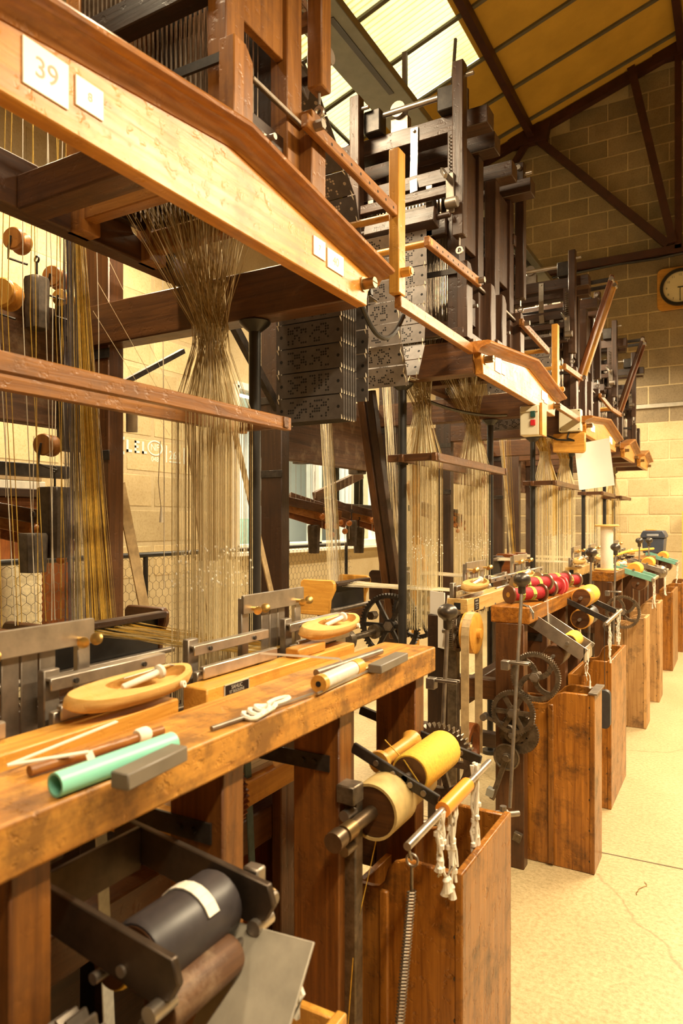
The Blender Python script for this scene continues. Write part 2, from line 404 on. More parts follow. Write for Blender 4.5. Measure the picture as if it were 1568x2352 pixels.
def block(parent, c, sx, sz, along, mat, proud):
    key = (round(sx, 2), round(sz, 2), along, mat.name)
    if key not in bmesh_cache:
        g = G(); hx, hz = sx / 2, sz / 2
        if along == 'x': g.prism([(-hx, -hz), (hx, -hz), (hx, hz), (-hx, hz)], 'y', -.006, .03)
        else: g.prism([(-hx, -hz), (hx, -hz), (hx, hz), (-hx, hz)], 'x', -.03, .003)
        o = g.build('block', mat, bevel=0); me = o.data
        bm = bmesh.new(); bm.from_mesh(me); bmesh.ops.bevel(bm, geom=bm.edges[:], offset=.006, segments=1, affect='EDGES'); bm.to_mesh(me); bm.free()
        bpy.data.objects.remove(o); bmesh_cache[key] = me
    o = bpy.data.objects.new('block', bmesh_cache[key]); COL.objects.link(o); o.parent = parent; o.location = c
rb = random.Random(3)
r = 0; z = .0
while z < RIDGE_Z:
    x = XL - 2.08 - (.26 if r % 2 else 0)
    while x < .45:
        a, b = max(x, XL - 2.3), x + BW
        zc = z + BH / 2
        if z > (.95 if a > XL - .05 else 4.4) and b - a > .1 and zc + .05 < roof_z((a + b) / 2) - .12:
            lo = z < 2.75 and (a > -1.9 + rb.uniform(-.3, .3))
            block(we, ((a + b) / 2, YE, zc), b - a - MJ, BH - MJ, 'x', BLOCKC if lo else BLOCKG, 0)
        x = b
    z += BH; r += 1
r = 0; z = .0
while z < 4.6:
    y = 1.6 - (.26 if r % 2 else 0)
    while y < WY0 - .05:
        a, b = max(y, 1.6), min(y + BW, WY0 - .04)
        if z > .9 and b - a > .1: block(wl, (XL, (a + b) / 2, z + BH / 2), b - a - MJ * 1.6, BH - MJ * 1.6, 'y', BLOCKC, 0)
        y += BW
    z += BH; r += 1
# white stencil marks on the left wall blocks
MARK = plain('white_wall_paint', (.93, .90, .82), .8, 0, .1, 30)
mk = G()
def wbar(y0, y1, z0, z1): mk.box(XL + .0035, XL + .0055, y0, y1, z0, z1)
def oz(t, z): return z - (t - 3.374) * .0
wbar(3.36, 3.375, 1.865, 1.985); wbar(3.36, 3.41, 1.965, 1.985); wbar(3.36, 3.41, 1.865, 1.885)
wbar(3.43, 3.448, 1.885, 1.97); wbar(3.43, 3.48, 1.885, 1.903)
wbar(3.505, 3.52, 1.885, 1.97); wbar(3.505, 3.55, 1.953, 1.97); wbar(3.505, 3.54, 1.92, 1.936); wbar(3.505, 3.55, 1.885, 1.9)
wbar(3.575, 3.592, 1.885, 1.97); wbar(3.575, 3.62, 1.885, 1.903)
wbar(3.81, 3.82, 1.84, 1.965); wbar(3.995, 4.008, 1.84, 1.965); wbar(3.845, 3.96, 1.843, 1.852)
n = 20; oval = [(.075 * math.cos(2 * math.pi * i / n), .055 * math.sin(2 * math.pi * i / n)) for i in range(n)]
mk.ring((XL + .0035, 3.70, 1.935), (1, 0, 0), oval, [(x * .86, y * .84) for x, y in oval], .0025)
stm = mk.build('painted_marks', MARK, wl, smooth=False, label='white stencilled letters and numbers on the blockwork')
text('NF', .07, (XL + .00355, 3.70, 1.937), FACE_X, MARK, wl, 'painted_letters'); text('048', .05, (XL + .00355, 3.70, 1.853), FACE_X, MARK, wl, 'painted_letters')
text('261', .085, (XL + .00355, 3.905, 1.895), FACE_X, MARK, wl, 'painted_letters')

# office window in the partition
w = thing('window_1', 'white framed office window in the left partition behind the looms', 'window', (XL, (WY0 + WY1) / 2, WZ0)); w['kind'] = 'structure'
FRW = plain('white_frame_paint', (.78, .76, .68), .45, 0, .05, 10)
g = G()
for y in (WY0, 5.28, 5.95, 6.62, WY1): g.box(XL - .12, XL + .03, y - .03, y + .03, WZ0, WZ1)
for z in (WZ0, WZ1): g.box(XL - .12, XL + .03, WY0, WY1, z - .03, z + .03)
g.build('window_frame', FRW, w, .003)
for k, (a, b) in enumerate(((WY0, 5.28), (5.28, 5.95), (5.95, 6.62), (6.62, WY1))):
    G().box(XL - .05, XL - .045, a + .03, b - .03, WZ0 + .03, WZ1 - .03).build('pane', GLASS, w, smooth=False)
G().box(XL - .12, XL + .10, WY0 - .1, WY1 + .1, WZ0 - .06, WZ0 - .03).build('window_sill', FRW, w, .003)
# the office seen through it
OX = XL - 2.4
OFFW = plain('office_wall_paint', (.80, .82, .74), .7, 0, .05, 3)
struct(G().box(OX - .1, OX, WY0 - 1, WY1 + 3, 0, 3.0).build('wall_office', OFFW, smooth=False))
struct(G().box(OX, XL - .2, WY0 - 1, WY1 + 3, 2.95, 3.0).build('ceiling_office', OFFW, smooth=False))
struct(G().box(OX, XL - .2, WY0 - 1.1, WY0 - 1, 0, 3.0).build('wall_office_near', OFFW, smooth=False))
struct(G().box(OX, XL - .2, WY1 + 3, WY1 + 3.1, 0, 3.0).build('wall_office_far', OFFW, smooth=False))
struct(G().box(OX, XL - .2, WY0 - 1, WY1 + 3, -.05, 0).build('floor_office', FLOORM, smooth=False))
ol = lamp_light((XL - 1.2, 6.4, 2.9), 95, .6, 2.4); ol.data.color = (1, .95, .85)
t = thing('office_cabinet', 'pale green cabinet standing in the office behind the window', 'cabinet', (OX + .25, 6.3, 0))
G().box(OX + .01, OX + .45, 5.6, 7.4, 0, 1.45).build('body', plain('pale_green_paint', (.32, .50, .36), .5), t, .004)
for y in (5.62, 6.22, 6.82): G().box(OX + .45, OX + .465, y, y + .56, .05, 1.42).build('cabinet_door', plain('pale_green_door', (.38, .55, .42), .5), t, .003)
o = G().lathe((OX + .25, 6.0, 1.45), (0, 0, 1), [(.05, 0), (.06, .02), (.06, .3), (.03, .36), (.03, .42)], 14).build('red_bottle', REDB); centre(o); tag(o, 'red bottle standing on the pale green office cabinet', 'bottle')

# roof: boards, strips, skylight sheets
def slope_quad(x0, x1, y0, y1, dz=0, th=.02):
    z0, z1 = roof_z(x0) + dz, roof_z(x1) + dz
    return [(x0, y0, z0), (x1, y0, z1), (x1, y1, z1), (x0, y1, z0), (x0, y0, z0 + th), (x1, y0, z1 + th), (x1, y1, z1 + th), (x0, y1, z0 + th)]
ce = thing('ceiling', 'sloping yellow board ceiling with skylight sheets', 'ceiling', (RIDGE_X, 3, RIDGE_Z)); ce['kind'] = 'structure'; del ce['category']
SY = [8.23 - .82 * k for k in range(15)][::-1]; SY = [y for y in SY if y > YB] + [9.05, 9.87]
edges = [YB] + SY + [YE]
SKX0, SKX1, SKY0, SKY1 = -5.3, -2.72, 3.31, 8.23
for a, b in zip(edges[:-1], edges[1:]):
    sky = a >= SKY0 - .05 and b <= SKY1 + .05
    x0 = SKX1 if sky else XO - .2
    if sky: G().add(slope_quad(XO - .2, SKX0, a, b), G.BF).build('ceiling_board', CEIL, ce, smooth=False)
    G().add(slope_quad(x0, RIDGE_X, a, b), G.BF).build('ceiling_board', CEIL, ce, smooth=False)
    G().add(slope_quad(RIDGE_X, XR + .2, a, b), G.BF).build('ceiling_board', CEIL, ce, smooth=False)
    if sky:
        g = G(); nn = 11 * 4; vs = []; fs = []
        for i in range(nn + 1):
            y = a + (b - a) * i / nn; off = .012 * math.sin(i / 4 * 2 * math.pi)
            for x in (SKX0, SKX1): vs.append((x, y, roof_z(x) + .03 + off))
        fs = [(2 * i, 2 * i + 1, 2 * i + 3, 2 * i + 2) for i in range(nn)]
        g.add(vs, fs).build('skylight_sheet', SHEET, ce)
for y in SY:
    g = G(); x0 = XO
    g.beam((x0, y, roof_z(x0) - .015), (RIDGE_X, y, RIDGE_Z - .015), .05, .03); g.build('ceiling_strip', STRIP, ce)
for x in (-3.6, -4.5):
    G().box(x - .02, x + .02, SKY0, SKY1, roof_z(x) - .03, roof_z(x)).build('glazing_bar', STRIP, ce)
# purlins and the end truss
def steel(name, segs, mat, lab):
    t = thing(name, lab, 'roof steel', Vector(segs[0][0])); del t['category']; t['kind'] = 'structure'
    for p, q, w, h in segs: G().beam(p, q, w, h).build('member', mat, t)
    return t
for i, x in enumerate((-2.57, -.62, -5.0)):
    steel('trim_%d' % (2 + i), [((x, YB, roof_z(x) - .09), (x, YE, roof_z(x) - .09), .09, .13)], TRUSSM, 'dark painted steel purlin under the sloping roof')
TY = 10.12
steel('trim_5', [((XO, TY, roof_z(XO) - .08), (RIDGE_X, TY, RIDGE_Z - .08), .10, .12), ((RIDGE_X, TY, RIDGE_Z - .08), (3.5, TY, roof_z(3.5) - .08), .10, .12),
     ((XO, TY, 4.98), (3.5, TY, 4.98), .10, .10), ((-2.57, TY, 7.0), (-.78, TY, 5.06), .08, .10), ((-2.57, TY, 7.0), (-3.6, TY, 5.6), .08, .08),
     ((-.66, TY, 4.98), (-.66, TY, 7.6), .08, .10), ((-1.25, TY - .05, 7.62), (-.72, TY - .05, 5.06), .09, .10)], TRUSSM, 'dark steel roof truss standing against the end wall')
G().prism([(-1.0, 7.5), (-.2, 7.5), (-.3, 7.75), (-.9, 7.75)], 'y', TY - .06, TY + .06).build('trim_6', TRUSSM)['kind'] = 'structure'
G().prism([(-2.85, 6.86), (-2.35, 6.86), (-2.3, 7.1), (-2.6, 7.15), (-2.9, 6.98)], 'y', TY - .07, TY + .05).build('trim_7', TRUSSM)['kind'] = 'structure'
# hangers in the skylight bay
steel('trim_8', [((-3.3, 7.3, 4.25), (-3.3, 7.3, 6.78), .05, .05), ((-2.95, 7.6, 4.9), (-2.8, 7.6, 6.95), .03, .03), ((-2.6, 7.4, 5.3), (-2.6, 7.4, 6.2), .045, .045)], TRUSSM, 'thin steel hangers dropping from the roof in front of the skylight')
# conduit along the end wall
struct(G().box(-1.30, 2.6, YE - .045, YE - .012, 2.95, 3.0).build('trim_9', plain('grey_conduit', (.46, .42, .34), .5)))
cb = [(-3.3, YE - .08, 4.82), (-2.2, YE - .16, 4.9), (-1.4, YE - .16, 4.93), (-.9, YE - .2, 4.9), (-.2, YE - .16, 4.95), (1.5, YE - .16, 4.95)]
o = G().tube(cb, .02, 6).build('trim_10', BLACK); struct(o)

# ------------------------------------------------------------------ fluorescent fittings
def fitting(loc, lab, ln=1.55):
    x, y, z = loc; t = thing('fluorescent_light', lab, 'lamp', (x, y, z), 'fluorescent light fittings over the looms')
    G().prism([(-.11 + x, z - .03), (.11 + x, z - .03), (.06 + x, z + .05), (-.06 + x, z + .05)], 'y', y - ln / 2, y + ln / 2).build('housing', GREYM, t, .004)
    for s in (-1, 1): G().cyl((x + s * .05, y - ln / 2 + .05, z - .045), (x + s * .05, y + ln / 2 - .05, z - .045), .013, 10).build('lamp_tube', TUBEGLOW, t)
    for s in (-1, 1):
        q = (x, y + s * ln * .35); G().cyl((*q, z + .04), (*q, z + .13), .006, 8).build('hanger', IRON, t)
    return t
nm = ['nearest', 'second', 'third', 'fourth', 'farthest']
for k, q in enumerate(LAMPS_AISLE): fitting(q, 'grey fluorescent fitting hung over the aisle, %s of five' % nm[k])
for k, q in enumerate(LAMPS_ROW): fitting(q, 'grey fluorescent fitting hung above the jacquards, %s of three' % ['nearest', 'middle', 'farthest'][k])
for k, q in enumerate(LAMPS_REAR_FILL):
    t = fitting(q, 'added grey fill fitting on brackets along the left partition, out of view, %s one' % ['nearer', 'farther'][k])
    for s in (-.5, .5): G().beam((q[0], q[1] + s, q[2] + .12), (XL, q[1] + s, q[2] + .12), .03, .02).build('wall_bracket', GREYM, t)
def trunking(x, z, lab):
    t = thing('lighting_trunking', lab, 'trunking', (x, 3, z), 'lighting trunking')
    b = G().prism([(x - .12, z), (x + .12, z), (x + .09, z + .09), (x - .09, z + .09)], 'y', YB + .01, YE - .01).build('channel', GREYM, t, .004)
    for y in [1.0 + 1.5 * i for i in range(6)]:
        G().box(x - .125, x + .125, y - .05, y + .05, z - .004, z + .03).build('joint_clip', GREYM, t, .002)
        G().box(x + .03, x + .06, y + .25, y + .9, z - .003, z + .001).build('slot', BLACK, t)
trunking(.45, 3.17, 'grey lighting trunking running over the aisle'); trunking(-1.66, 3.71, 'grey lighting trunking running above the jacquards')

# ------------------------------------------------------------------ clock
cx, cz = -.645, 4.52
t = thing('wall_clock', 'round black-rimmed wall clock on an orange wooden board', 'clock', (cx, YE - .05, cz))
def rrect(cx, cz, w, h, r, n=5):
    o = []
    for sx, sz, a0 in ((1, 1, 0), (-1, 1, 90), (-1, -1, 180), (1, -1, 270)):
        for i in range(n + 1):
            a = math.radians(a0 + 90 * i / n); o.append((cx + sx * (w / 2 - r) + r * math.cos(a), cz + sz * (h / 2 - r) + r * math.sin(a)))
    return o
G().prism(rrect(cx, cz, .56, .56, .07), 'y', YE - .045, YE - .013).build('backboard', wood('yellow', 'x'), t, .003)
G().pipe((cx, YE - .045, cz), (0, -1, 0), .245, .205, .045, 36).build('rim', BLACK, t)
G().cyl((cx, YE - .045, cz), (cx, YE - .062, cz), .21, 36).build('dial', plain('clock_dial', (.74, .66, .45), .4, 0, .03, 6), t)
for i in range(1, 13):
    a = math.radians(90 - 30 * i); text(str(i), .042, (cx + .165 * math.cos(a), YE - .0625, cz + .165 * math.sin(a)), FACE_NY, BLACK, t, 'numeral')
G().beam((cx, YE - .066, cz), (cx, YE - .066, cz - .17), .008, .004, (0, -1, 0)).build('minute_hand', BLACK, t)
G().beam((cx - .03, YE - .069, cz), (cx + .11, YE - .069, cz), .012, .004, (0, -1, 0)).build('hour_hand', BLACK, t)

# ------------------------------------------------------------------ looms
XC = -.92                       # front face of the cornice
ORD = {1: 'nearest loom', 2: 'second loom', 3: 'third loom', 4: 'fourth loom', 5: 'farthest loom'}
def rng(k): return random.Random(1000 + k)
def cornice(t, y0, y1, yp, plates):
    zb, ze, zp = 2.02, 2.112, 2.186
    fa = G().prism([(y0 + .026, zb), (y1 - .026, zb), (y1 - .025, zb + .022), (y1 - .018, zb + .042), (y1 - .006, zb + .056), (y1, zb + .062), (y1, ze), (yp, zp), (y0, ze), (y0, zb + .062), (y0 + .006, zb + .056), (y0 + .018, zb + .042), (y0 + .025, zb + .022)], 'x', XC - .036, XC).build('cornice_board', wood('honey', 'y'), t, .003)
    prof = [(-.036, -.002), (.003, -.002), (.006, .008), (.012, .017), (.022, .023), (.034, .026), (.036, .029), (.046, .029), (.053, .034), (.055, .041), (.051, .048), (.043, .051), (-.036, .051)]
    g = G(); st = [(y0 - .045, ze - .012), (yp, zp), (y1 + .045, ze - .012)]; n = len(prof); vs = []; fs = []
    for y, z in st: vs += [(XC + a, y, z + b * .85) for a, b in prof]
    for j in range(2):
        for i in range(n): fs.append((j * n + i, j * n + (i + 1) % n, (j + 1) * n + (i + 1) % n, (j + 1) * n + i))
    fs += [tuple(range(n - 1, -1, -1)), tuple(range(2 * n, 3 * n))]
    g.add(vs, fs).build('cornice_moulding', wood('cornice', 'y'), fa)  # the darker wood carries the shade under the moulding
    for y, z in ((y0 + .05, 2.085), (y1 - .05, 2.075)):
        g = G(); g.cyl((XC, y, z), (XC + .004, y, z), .021, 20); g.cyl((XC, y, z), (XC + .038, y, z), .015, 16); g.m = 1; g.box(XC + .0375, XC + .0388, y - .013, y + .013, z - .0012, z + .0012)
        g.build('bolt', [OLDBRASS, HOLE], t)
    for ya, yb, za, zb_, s, c in plates:
        p = G().box(XC, XC + .0035, ya, yb, za, zb_).build('number_plate', WHITEP, fa, .0008)
        if s: text(s, (zb_ - za) * (.62 if len(s) > 1 else .4) , (XC + .0037, (ya + yb) / 2, (za + zb_) / 2), FACE_X, INK, fa, 'number')
def pole(t, y, x=-1.30, z0=0, z1=2.02):
    g = G().cyl((x, y, z0), (x, y, z1), .019, 18); g.lathe((x, y, z1 - .03), (0, 0, 1), [(.019, 0), (.045, .022), (.05, .03)], 18); g.cyl((x, y, 0), (x, y, .02), .05, 18)
    g.build('pole', BLACK, t)
def harness(t, yc, seed, dens=1.0, mats=(CREAM_T, BROWN_T, GREY_T), half=.088, wide=.14, zt=2.28):
    r = rng(seed); n = int(130 * dens); gs = [G(), G(), G()]; kn = G(); rad = .0011 if dens > .9 else .0013
    for i in range(n):
        f = (i + .5) / n * 2 - 1; k = r.choices((0, 1, 2), (.5, .25, .25))[0]
        row = (i % 8) / 8 + r.uniform(0, .1); xb = -1.31 + .15 * row; xn = -1.275 + .07 * row; xt = -1.43 + .28 * ((i * 5) % 8) / 8
        yb = yc + f * half + r.uniform(-.002, .002)
        yn = yc + f * half * .5 + .012 * math.sin(i * .9)
        ym = yc + f * half * .40 - .010 * math.sin(i * .9)
        yt = yc + f * wide + r.uniform(-.012, .012)
        gs[1 if r.random() < .65 else k].thread([(xt, yt, zt + r.uniform(-.03, .0)), (xn, yn, 1.93)], rad)
        gs[k].thread([(xn, yn, 1.93), (xn, ym, 1.87), (xb, yb, 1.70)], rad)
        gs[k].thread([(xb, yb, 1.70), (xb, yb, 1.30)], rad)
        gs[k if k != 1 else 0].thread([(xb, yb, 1.30), (xb + r.uniform(-.002, .002), yb, .92)], rad)
        if r.random() < .8: kn.ball((xb, yb, 1.28 + r.uniform(-.06, .06)), .0026, (1, 1, 1.5), 6)
    for g, m in zip(gs, mats): g.build('harness_cords', m, t, kind='stuff')
    kn.build('cord_knots', WHITE_T, t, kind='stuff')
def warp(t, yc, x0, x1, z, seed, mats, half=.09, n=46):
    r = rng(seed); gs = [G() for _ in mats]
    for i in range(n):
        f = (i + .5) / n * 2 - 1; g = gs[r.randrange(len(mats))]
        g.thread([(x0, yc + f * half, z + r.uniform(-.004, .02)), ((x0 + x1) / 2, yc + f * half * .9, z + .002 + r.uniform(-.008, .008)), (x1, yc + f * half * .75, z)], .0011)
    for g, m in zip(gs, mats): g.build('warp_threads', m, t, kind='stuff')
def warp_fan(t, top, y0, y1, x, z, seed, mats, n=70, wd=.012):
    r = rng(seed); gs = [G() for _ in mats]
    for i in range(n):
        f = (i + .5) / n; k = min(len(mats) - 1, int((f + r.uniform(-.25, .25)) * len(mats))); k = max(0, k)
        gs[k].thread([(top[0] + r.uniform(-wd, wd), top[1] + (f - .5) * wd * 2, top[2]), (x + r.uniform(-.01, .01), y0 + (y1 - y0) * f, z)], .0011)
    for g, m in zip(gs, mats): g.build('warp_threads', m, t, kind='stuff')
def tray(t, y0, y1, x, z, near_mat, body='dark'):
    """back reed tray: rounded side boards, slotted front, rail below"""
    for y in (y0, y1 - .022):
        pr = [(x - .10, z - .10), (x + .055, z - .10), (x + .06, z - .03), (x + .085, z + .02), (x + .085, z + .05), (x + .07, z + .065), (x - .085, z + .065), (x - .10, z + .05)]
        G().prism(pr, 'y', y, y + .022).build('tray_side', near_mat, t, .004)
    G().beam((x + .075, y0 + .02, z + .045), (x + .075, y1 - .02, z + .045), .035, .02).build('tray_rail', wood(body, 'y'), t, .003)
    G().beam((x + .05, y0 + .02, z - .02), (x + .05, y1 - .02, z - .02), .008, .10).build('tray_front', BLACK, t, .002)
    G().cyl((x + .07, y0 + .01, z - .075), (x + .07, y1 + .03, z - .075), .010, 10).build('tray_rod', DULL, t)
    G().box(x - .02, x + .07, y0 + .02, y1 - .02, z - .19, z - .095).build('tray_base', wood('brown', 'y'), t, .004)
    g = G(); g.cyl((x + .08, y1 + .0, z - .14), (x + .08, y1 + .05, z - .14), .022, 6); g.cyl((x + .08, y1 + .05, z - .14), (x + .08, y1 + .065, z - .14), .012, 10); g.build('nut', GEARM, t)

def loom(k, y0, y1, yp, plates, units, legs, combs, lab, detail=True, beams=True, bench_x=(-.88, -.72)):
    t = thing('ribbon_loom', lab, 'loom', (-1.4, (y0 + y1) / 2, 0), 'ribbon looms standing in a row')
    cornice(t, y0, y1, yp, plates)
    for ya in (y0 + .005, y1 - .085):
        G().box(-2.04, XC - .036, ya, ya + .08, 2.025, 2.17).build('side_beam', wood('brown', 'x'), t, .004)
    for ya in (y0, y1 - .07):
        G().box(-2.045, -1.92, ya, ya + .07, 0, 2.62).build('rear_post', wood('brown' if k == 1 else 'dark', 'z'), t, .004)
    G().box(-2.10, -2.045, y0, y1, 1.73, 2.14).build('rear_board', wood('rust', 'y'), t, .004)
    if k < 4:
        for ya in (y0, y1 - .07):
            for zz in (1.98, 1.62): G().box(-2.05, -1.915, ya - .004, ya, zz, zz + .035).build('iron_strap', IRON, t, .001)
    for y in (y0 + .05, y1 - .05): pole(t, y)
    # inner beams under the jacquards
    if beams:
        xs = -1.56
        G().prism([(y0 + .05, 2.17), (y1 - .04, 2.17), (y1 - .04, 2.23), (y1 - .30, 2.235), (y1 - .33, 2.25), (y1 - .36, 2.30), (y0 + .05, 2.30)], 'x', xs - .03, xs + .03).build('inner_beam', wood('brown', 'y'), t, .004)
        for yy in combs['cross']: G().box(-1.53, XC - .04, yy - .04, yy + .04, 2.165, 2.25).build('cross_beam', wood('brown', 'x'), t, .004)
        g = G().cyl((xs + .05, y1 - .2, 2.17), (xs + .05, y1 - .2, 2.36), .014, 12)
        for i in range(12): g.cyl((xs + .05, y1 - .2, 2.20 + i * .011), (xs + .05, y1 - .2, 2.206 + i * .011), .0165, 12)
        g.box(xs + .02, xs + .08, y1 - .23, y1 - .17, 2.225, 2.245); g.build('adjusting_screw', IRON, t)
    # comber frame
    ca, cb = combs['span']; zc = 1.68
    for x, h in ((-1.115, .036), (-1.27, .034)): G().box(x - .011, x + .011, ca, cb, zc - h / 2, zc + h / 2).build('comber_bar', wood('jaclight' if k == 1 else 'brown', 'y'), t, .002)
    for ya in (ca + .03, cb - .03): G().box(-1.34, -1.10, ya - .012, ya + .012, zc - .014, zc + .018).build('comber_end', wood('brown', 'x'), t, .002)
    G().pipe((-1.30, (y0 + .05), zc - .022), (0, 0, 1), .026, .0195, .044, 18).build('pole_clamp', IRON, t)
    for j, yc in enumerate(units): harness(t, yc, k * 10 + j, combs.get('dens', 1.0), combs.get('hm', (CREAM_T, BROWN_T, GREY_T)))
    # bench
    b0, b1 = combs['bench']; zt = 1.058; xb, xf = bench_x
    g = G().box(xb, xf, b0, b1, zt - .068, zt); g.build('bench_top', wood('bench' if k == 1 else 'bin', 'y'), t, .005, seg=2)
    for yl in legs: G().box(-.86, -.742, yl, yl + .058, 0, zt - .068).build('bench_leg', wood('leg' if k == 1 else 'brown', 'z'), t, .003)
    for yl in legs[1:-1] if len(legs) > 2 else []:
        g = G().box(-.95, -.765, yl - .005, yl, .86, .895); 
        for xx in (-.80, -.83): g.cyl((xx, yl - .012, .878), (xx, yl - .004, .878), .006, 8)
        g.build('iron_bracket', IRON, t)
    G().box(-1.12, -1.06, b0 + .05, b1 - .02, .57, .66).build('long_rail', wood('brown', 'y'), t, .004)
    G().box(-1.14, -.86, b0 + .03, b0 + .09, .66, .745).build('cross_rail', wood('brown', 'x'), t, .004)
    G().box(-1.14, -.86, b1 - .09, b1 - .03, .45, .53).build('cross_rail', wood('brown', 'x'), t, .004)
    G().box(-1.92, -1.14, b1 - .12, b1 - .06, .12, .20).build('cross_rail', wood('dark', 'x'), t, .004)
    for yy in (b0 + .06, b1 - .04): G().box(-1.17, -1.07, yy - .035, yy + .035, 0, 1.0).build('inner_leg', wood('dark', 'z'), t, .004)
    return t

# ------------------------------------------------------------------ jacquard machines
def hooks(t, x0, x1, y, n, z0, z1, seed):
    r = rng(seed); g = G()
    for i in range(n):
        x = x0 + (x1 - x0) * (i + .5) / n
        for j in range(2): g.tube([(x + r.uniform(-.002, .002), y + j * .02, z0 + r.uniform(0, .02)), (x, y + j * .02, z1)], .0018, 4)
    g.build('hook_wires', HOOKM, t, kind='stuff')
def spring(g, p, q, r=.012, turns=16, wr=.003):
    p, q = Vector(p), Vector(q); a, b, c = frame(q - p); pts = []
    for i in range(turns * 6 + 1):
        w = i / 6 * 2 * math.pi; pts.append(p + (q - p) * (i / (turns * 6)) + (a * math.cos(w) + b * math.sin(w)) * r)
    return g.tube(pts, wr, 4)
def jacquard(yc, s, lab, kind='jac', seed=0, head=True, arms=True):
    t = thing('jacquard_machine', lab, 'jacquard machine', (-1.25, yc, 2.17), 'jacquard machines on top of the looms')
    XF, XK = -1.035, -1.52; dy = .125; zt = 3.06
    WM = lambda ax: wood(kind, ax)
    for x in (XF, XK):
        for q in (-1, 1): G().box(x - .03, x + .025, yc + q * dy - .035, yc + q * dy + .035, 2.17, zt).build('post', WM('z'), t, .003)
    for x in (XF, XK): G().box(x - .012, x + .012, yc - dy + .035, yc + dy - .035, 2.60, zt - .02).build('side_panel', WM('z'), t, .002)
    # stub blocks bolted in front of the posts
    for q, zz in ((-1, 2.49), (1.25, 2.49)):
        yy = yc + q * (dy + .02); G().prism([(yy - .036, 2.17), (yy + .036, 2.17), (yy + .036, zz - .03), (yy + .008, zz), (yy - .036, zz)], 'x', XF + .02, XF + .065).build('stub_post', WM('z'), t, .003)
    g = G().beam((XF + .035, yc - dy + .05, 2.455), (XF + .035, yc + dy + .02, 2.45), .012, .012); g.build('tie_rod', DULL, t, .002)
    pb = G().box(XF - .006, XF + .012, yc - dy + .03, yc + dy - .03, 2.28, 2.40).build('perforated_board', wood('dark', 'y'), t, .002)
    g = G().cyl((XF + .012, yc, 2.35), (XF + .022, yc, 2.35), .014, 6); g.cyl((XF + .02, yc, 2.35), (XF + .05, yc, 2.35), .008, 10); g.build('bolt', STEEL, pb)
    G().box(XF - .02, XF + .05, yc - dy - .06, yc + dy + .12, 2.17, 2.215).build('sill_rail', WM('y'), t, .003)
    for yy in (yc - dy, yc + dy): G().box(XK, XF, yy - .02, yy + .02, 2.20, 2.26).build('base_rail', WM('x'), t, .003)
    for j in range(4): hooks(t, XK + .05, XF - .05, yc - dy + .03 + j * .05, 24, 2.24, 2.74, seed * 7 + j)
    G().box(XK + .03, XF - .03, yc + dy - .03, yc + dy - .02, 2.26, 3.0).build('shade_board', wood('dark', 'x'), t, .002)  # dark boards added so the inside of the machine looks shaded
    G().box(XK - .012, XK + .012, yc - dy + .035, yc + dy - .035, 2.26, 2.60).build('shade_board', wood('dark', 'y'), t, .002)
    cb = G().box(XK - .02, XF - .03, yc - dy - .055, yc - dy - .005, 2.62, 2.69).build('comb_board', wood('dark', 'x'), t, .003)
    g = G()
    for i in range(26): g.box(XK + .02 + i * .016, XK + .026 + i * .016, yc - dy - .03, yc - dy - .02, 2.69, 2.78)
    g.build('comb_teeth', HOOKM, cb, kind='stuff')
    g = G().beam((XF + .03, yc - dy - .045, 2.455), (XF - .22, yc - dy - .045, 2.46), .008, .022); g.cyl((XF + .03, yc - dy - .055, 2.456), (XF + .03, yc - dy - .03, 2.456), .011, 8); g.build('iron_arm', IRON, t)
    if not head: return t
    # upper beams
    for yy, x1 in ((yc + s * .10, -.895), (yc - s * .11, -.93)):
        G().box(XK - .1, x1, yy - .045, yy + .045, zt, zt + .075).build('top_beam', WM('x'), t, .003)
    G().box(XK + .02, -1.0, yc + s * .155 - .02, yc + s * .155 + .02, 2.84, 2.90).build('lower_beam', WM('x'), t, .003)
    for x in (-1.42, -1.14): G().box(x - .015, x + .015, yc + s * .12, yc + s * .18, 2.62, 2.84).build('guide_bar', DULL, t, .002)
    # griffe: iron frame that lifts
    gr = G(); gr.box(XK + .06, XF - .06, yc - .09, yc - .07, 2.86, 2.90); gr.box(XK + .06, XF - .06, yc + .06, yc + .08, 2.86, 2.90)
    for i in range(6): gr.box(XK + .08, XF - .08, yc - .06 + i * .022, yc - .056 + i * .022, 2.80, 2.87)
    gr.build('griffe', DULL, t, .001)
    st = G()
    pa = [(-1.22, yc + s * .15, zt + .06), (-1.22, yc + s * .152, zt - .07), (-1.215, yc + s * .17, zt - .17), (-1.205, yc + s * .19, zt - .24)]
    for p, q in zip(pa[:-1], pa[1:]): st.beam(p, q, .034, .006, (0, 1, 0))
    st.cyl((-1.22, yc + s * .14, zt + .045), (-1.22, yc + s * .165, zt + .045), .007, 8); st.build('lifting_strap', STEEL, t)
    # swinging batten with the card prism
    ya = yc + s * .215
    for x in (-.99, -1.47):
        a = G().box(x - .024, x + .024, ya - .026, ya + .026, 2.575, 3.29).build('swing_arm', WM('z'), t, .004)
        g = G().cyl((x - .03, ya - .03 if s < 0 else ya + .03, 3.26), (x - .03, ya - .03 if s < 0 else ya + .03, 3.26), .01, 6)
        g = G().cyl((x, ya - s * .02 - .03, 3.255), (x, ya + .03, 3.255), .013, 12); g.cyl((x + .02, ya, 3.235), (x + .06, ya, 3.235), .009, 10); g.build('pivot_pin', STEEL, a)
        g = G().cyl((x, ya, 2.575), (x, ya, 2.54), .004, 6); g.pipe((x, ya - .005, 2.52), (0, 1, 0), .016, .009, .008, 12); g.build('eye', STEEL, a)
        g = spring(G(), (x - .045, ya - s * .035, 2.78), (x - .045, ya - s * .035, 3.02)); g.build('coil_spring', DULL, t)
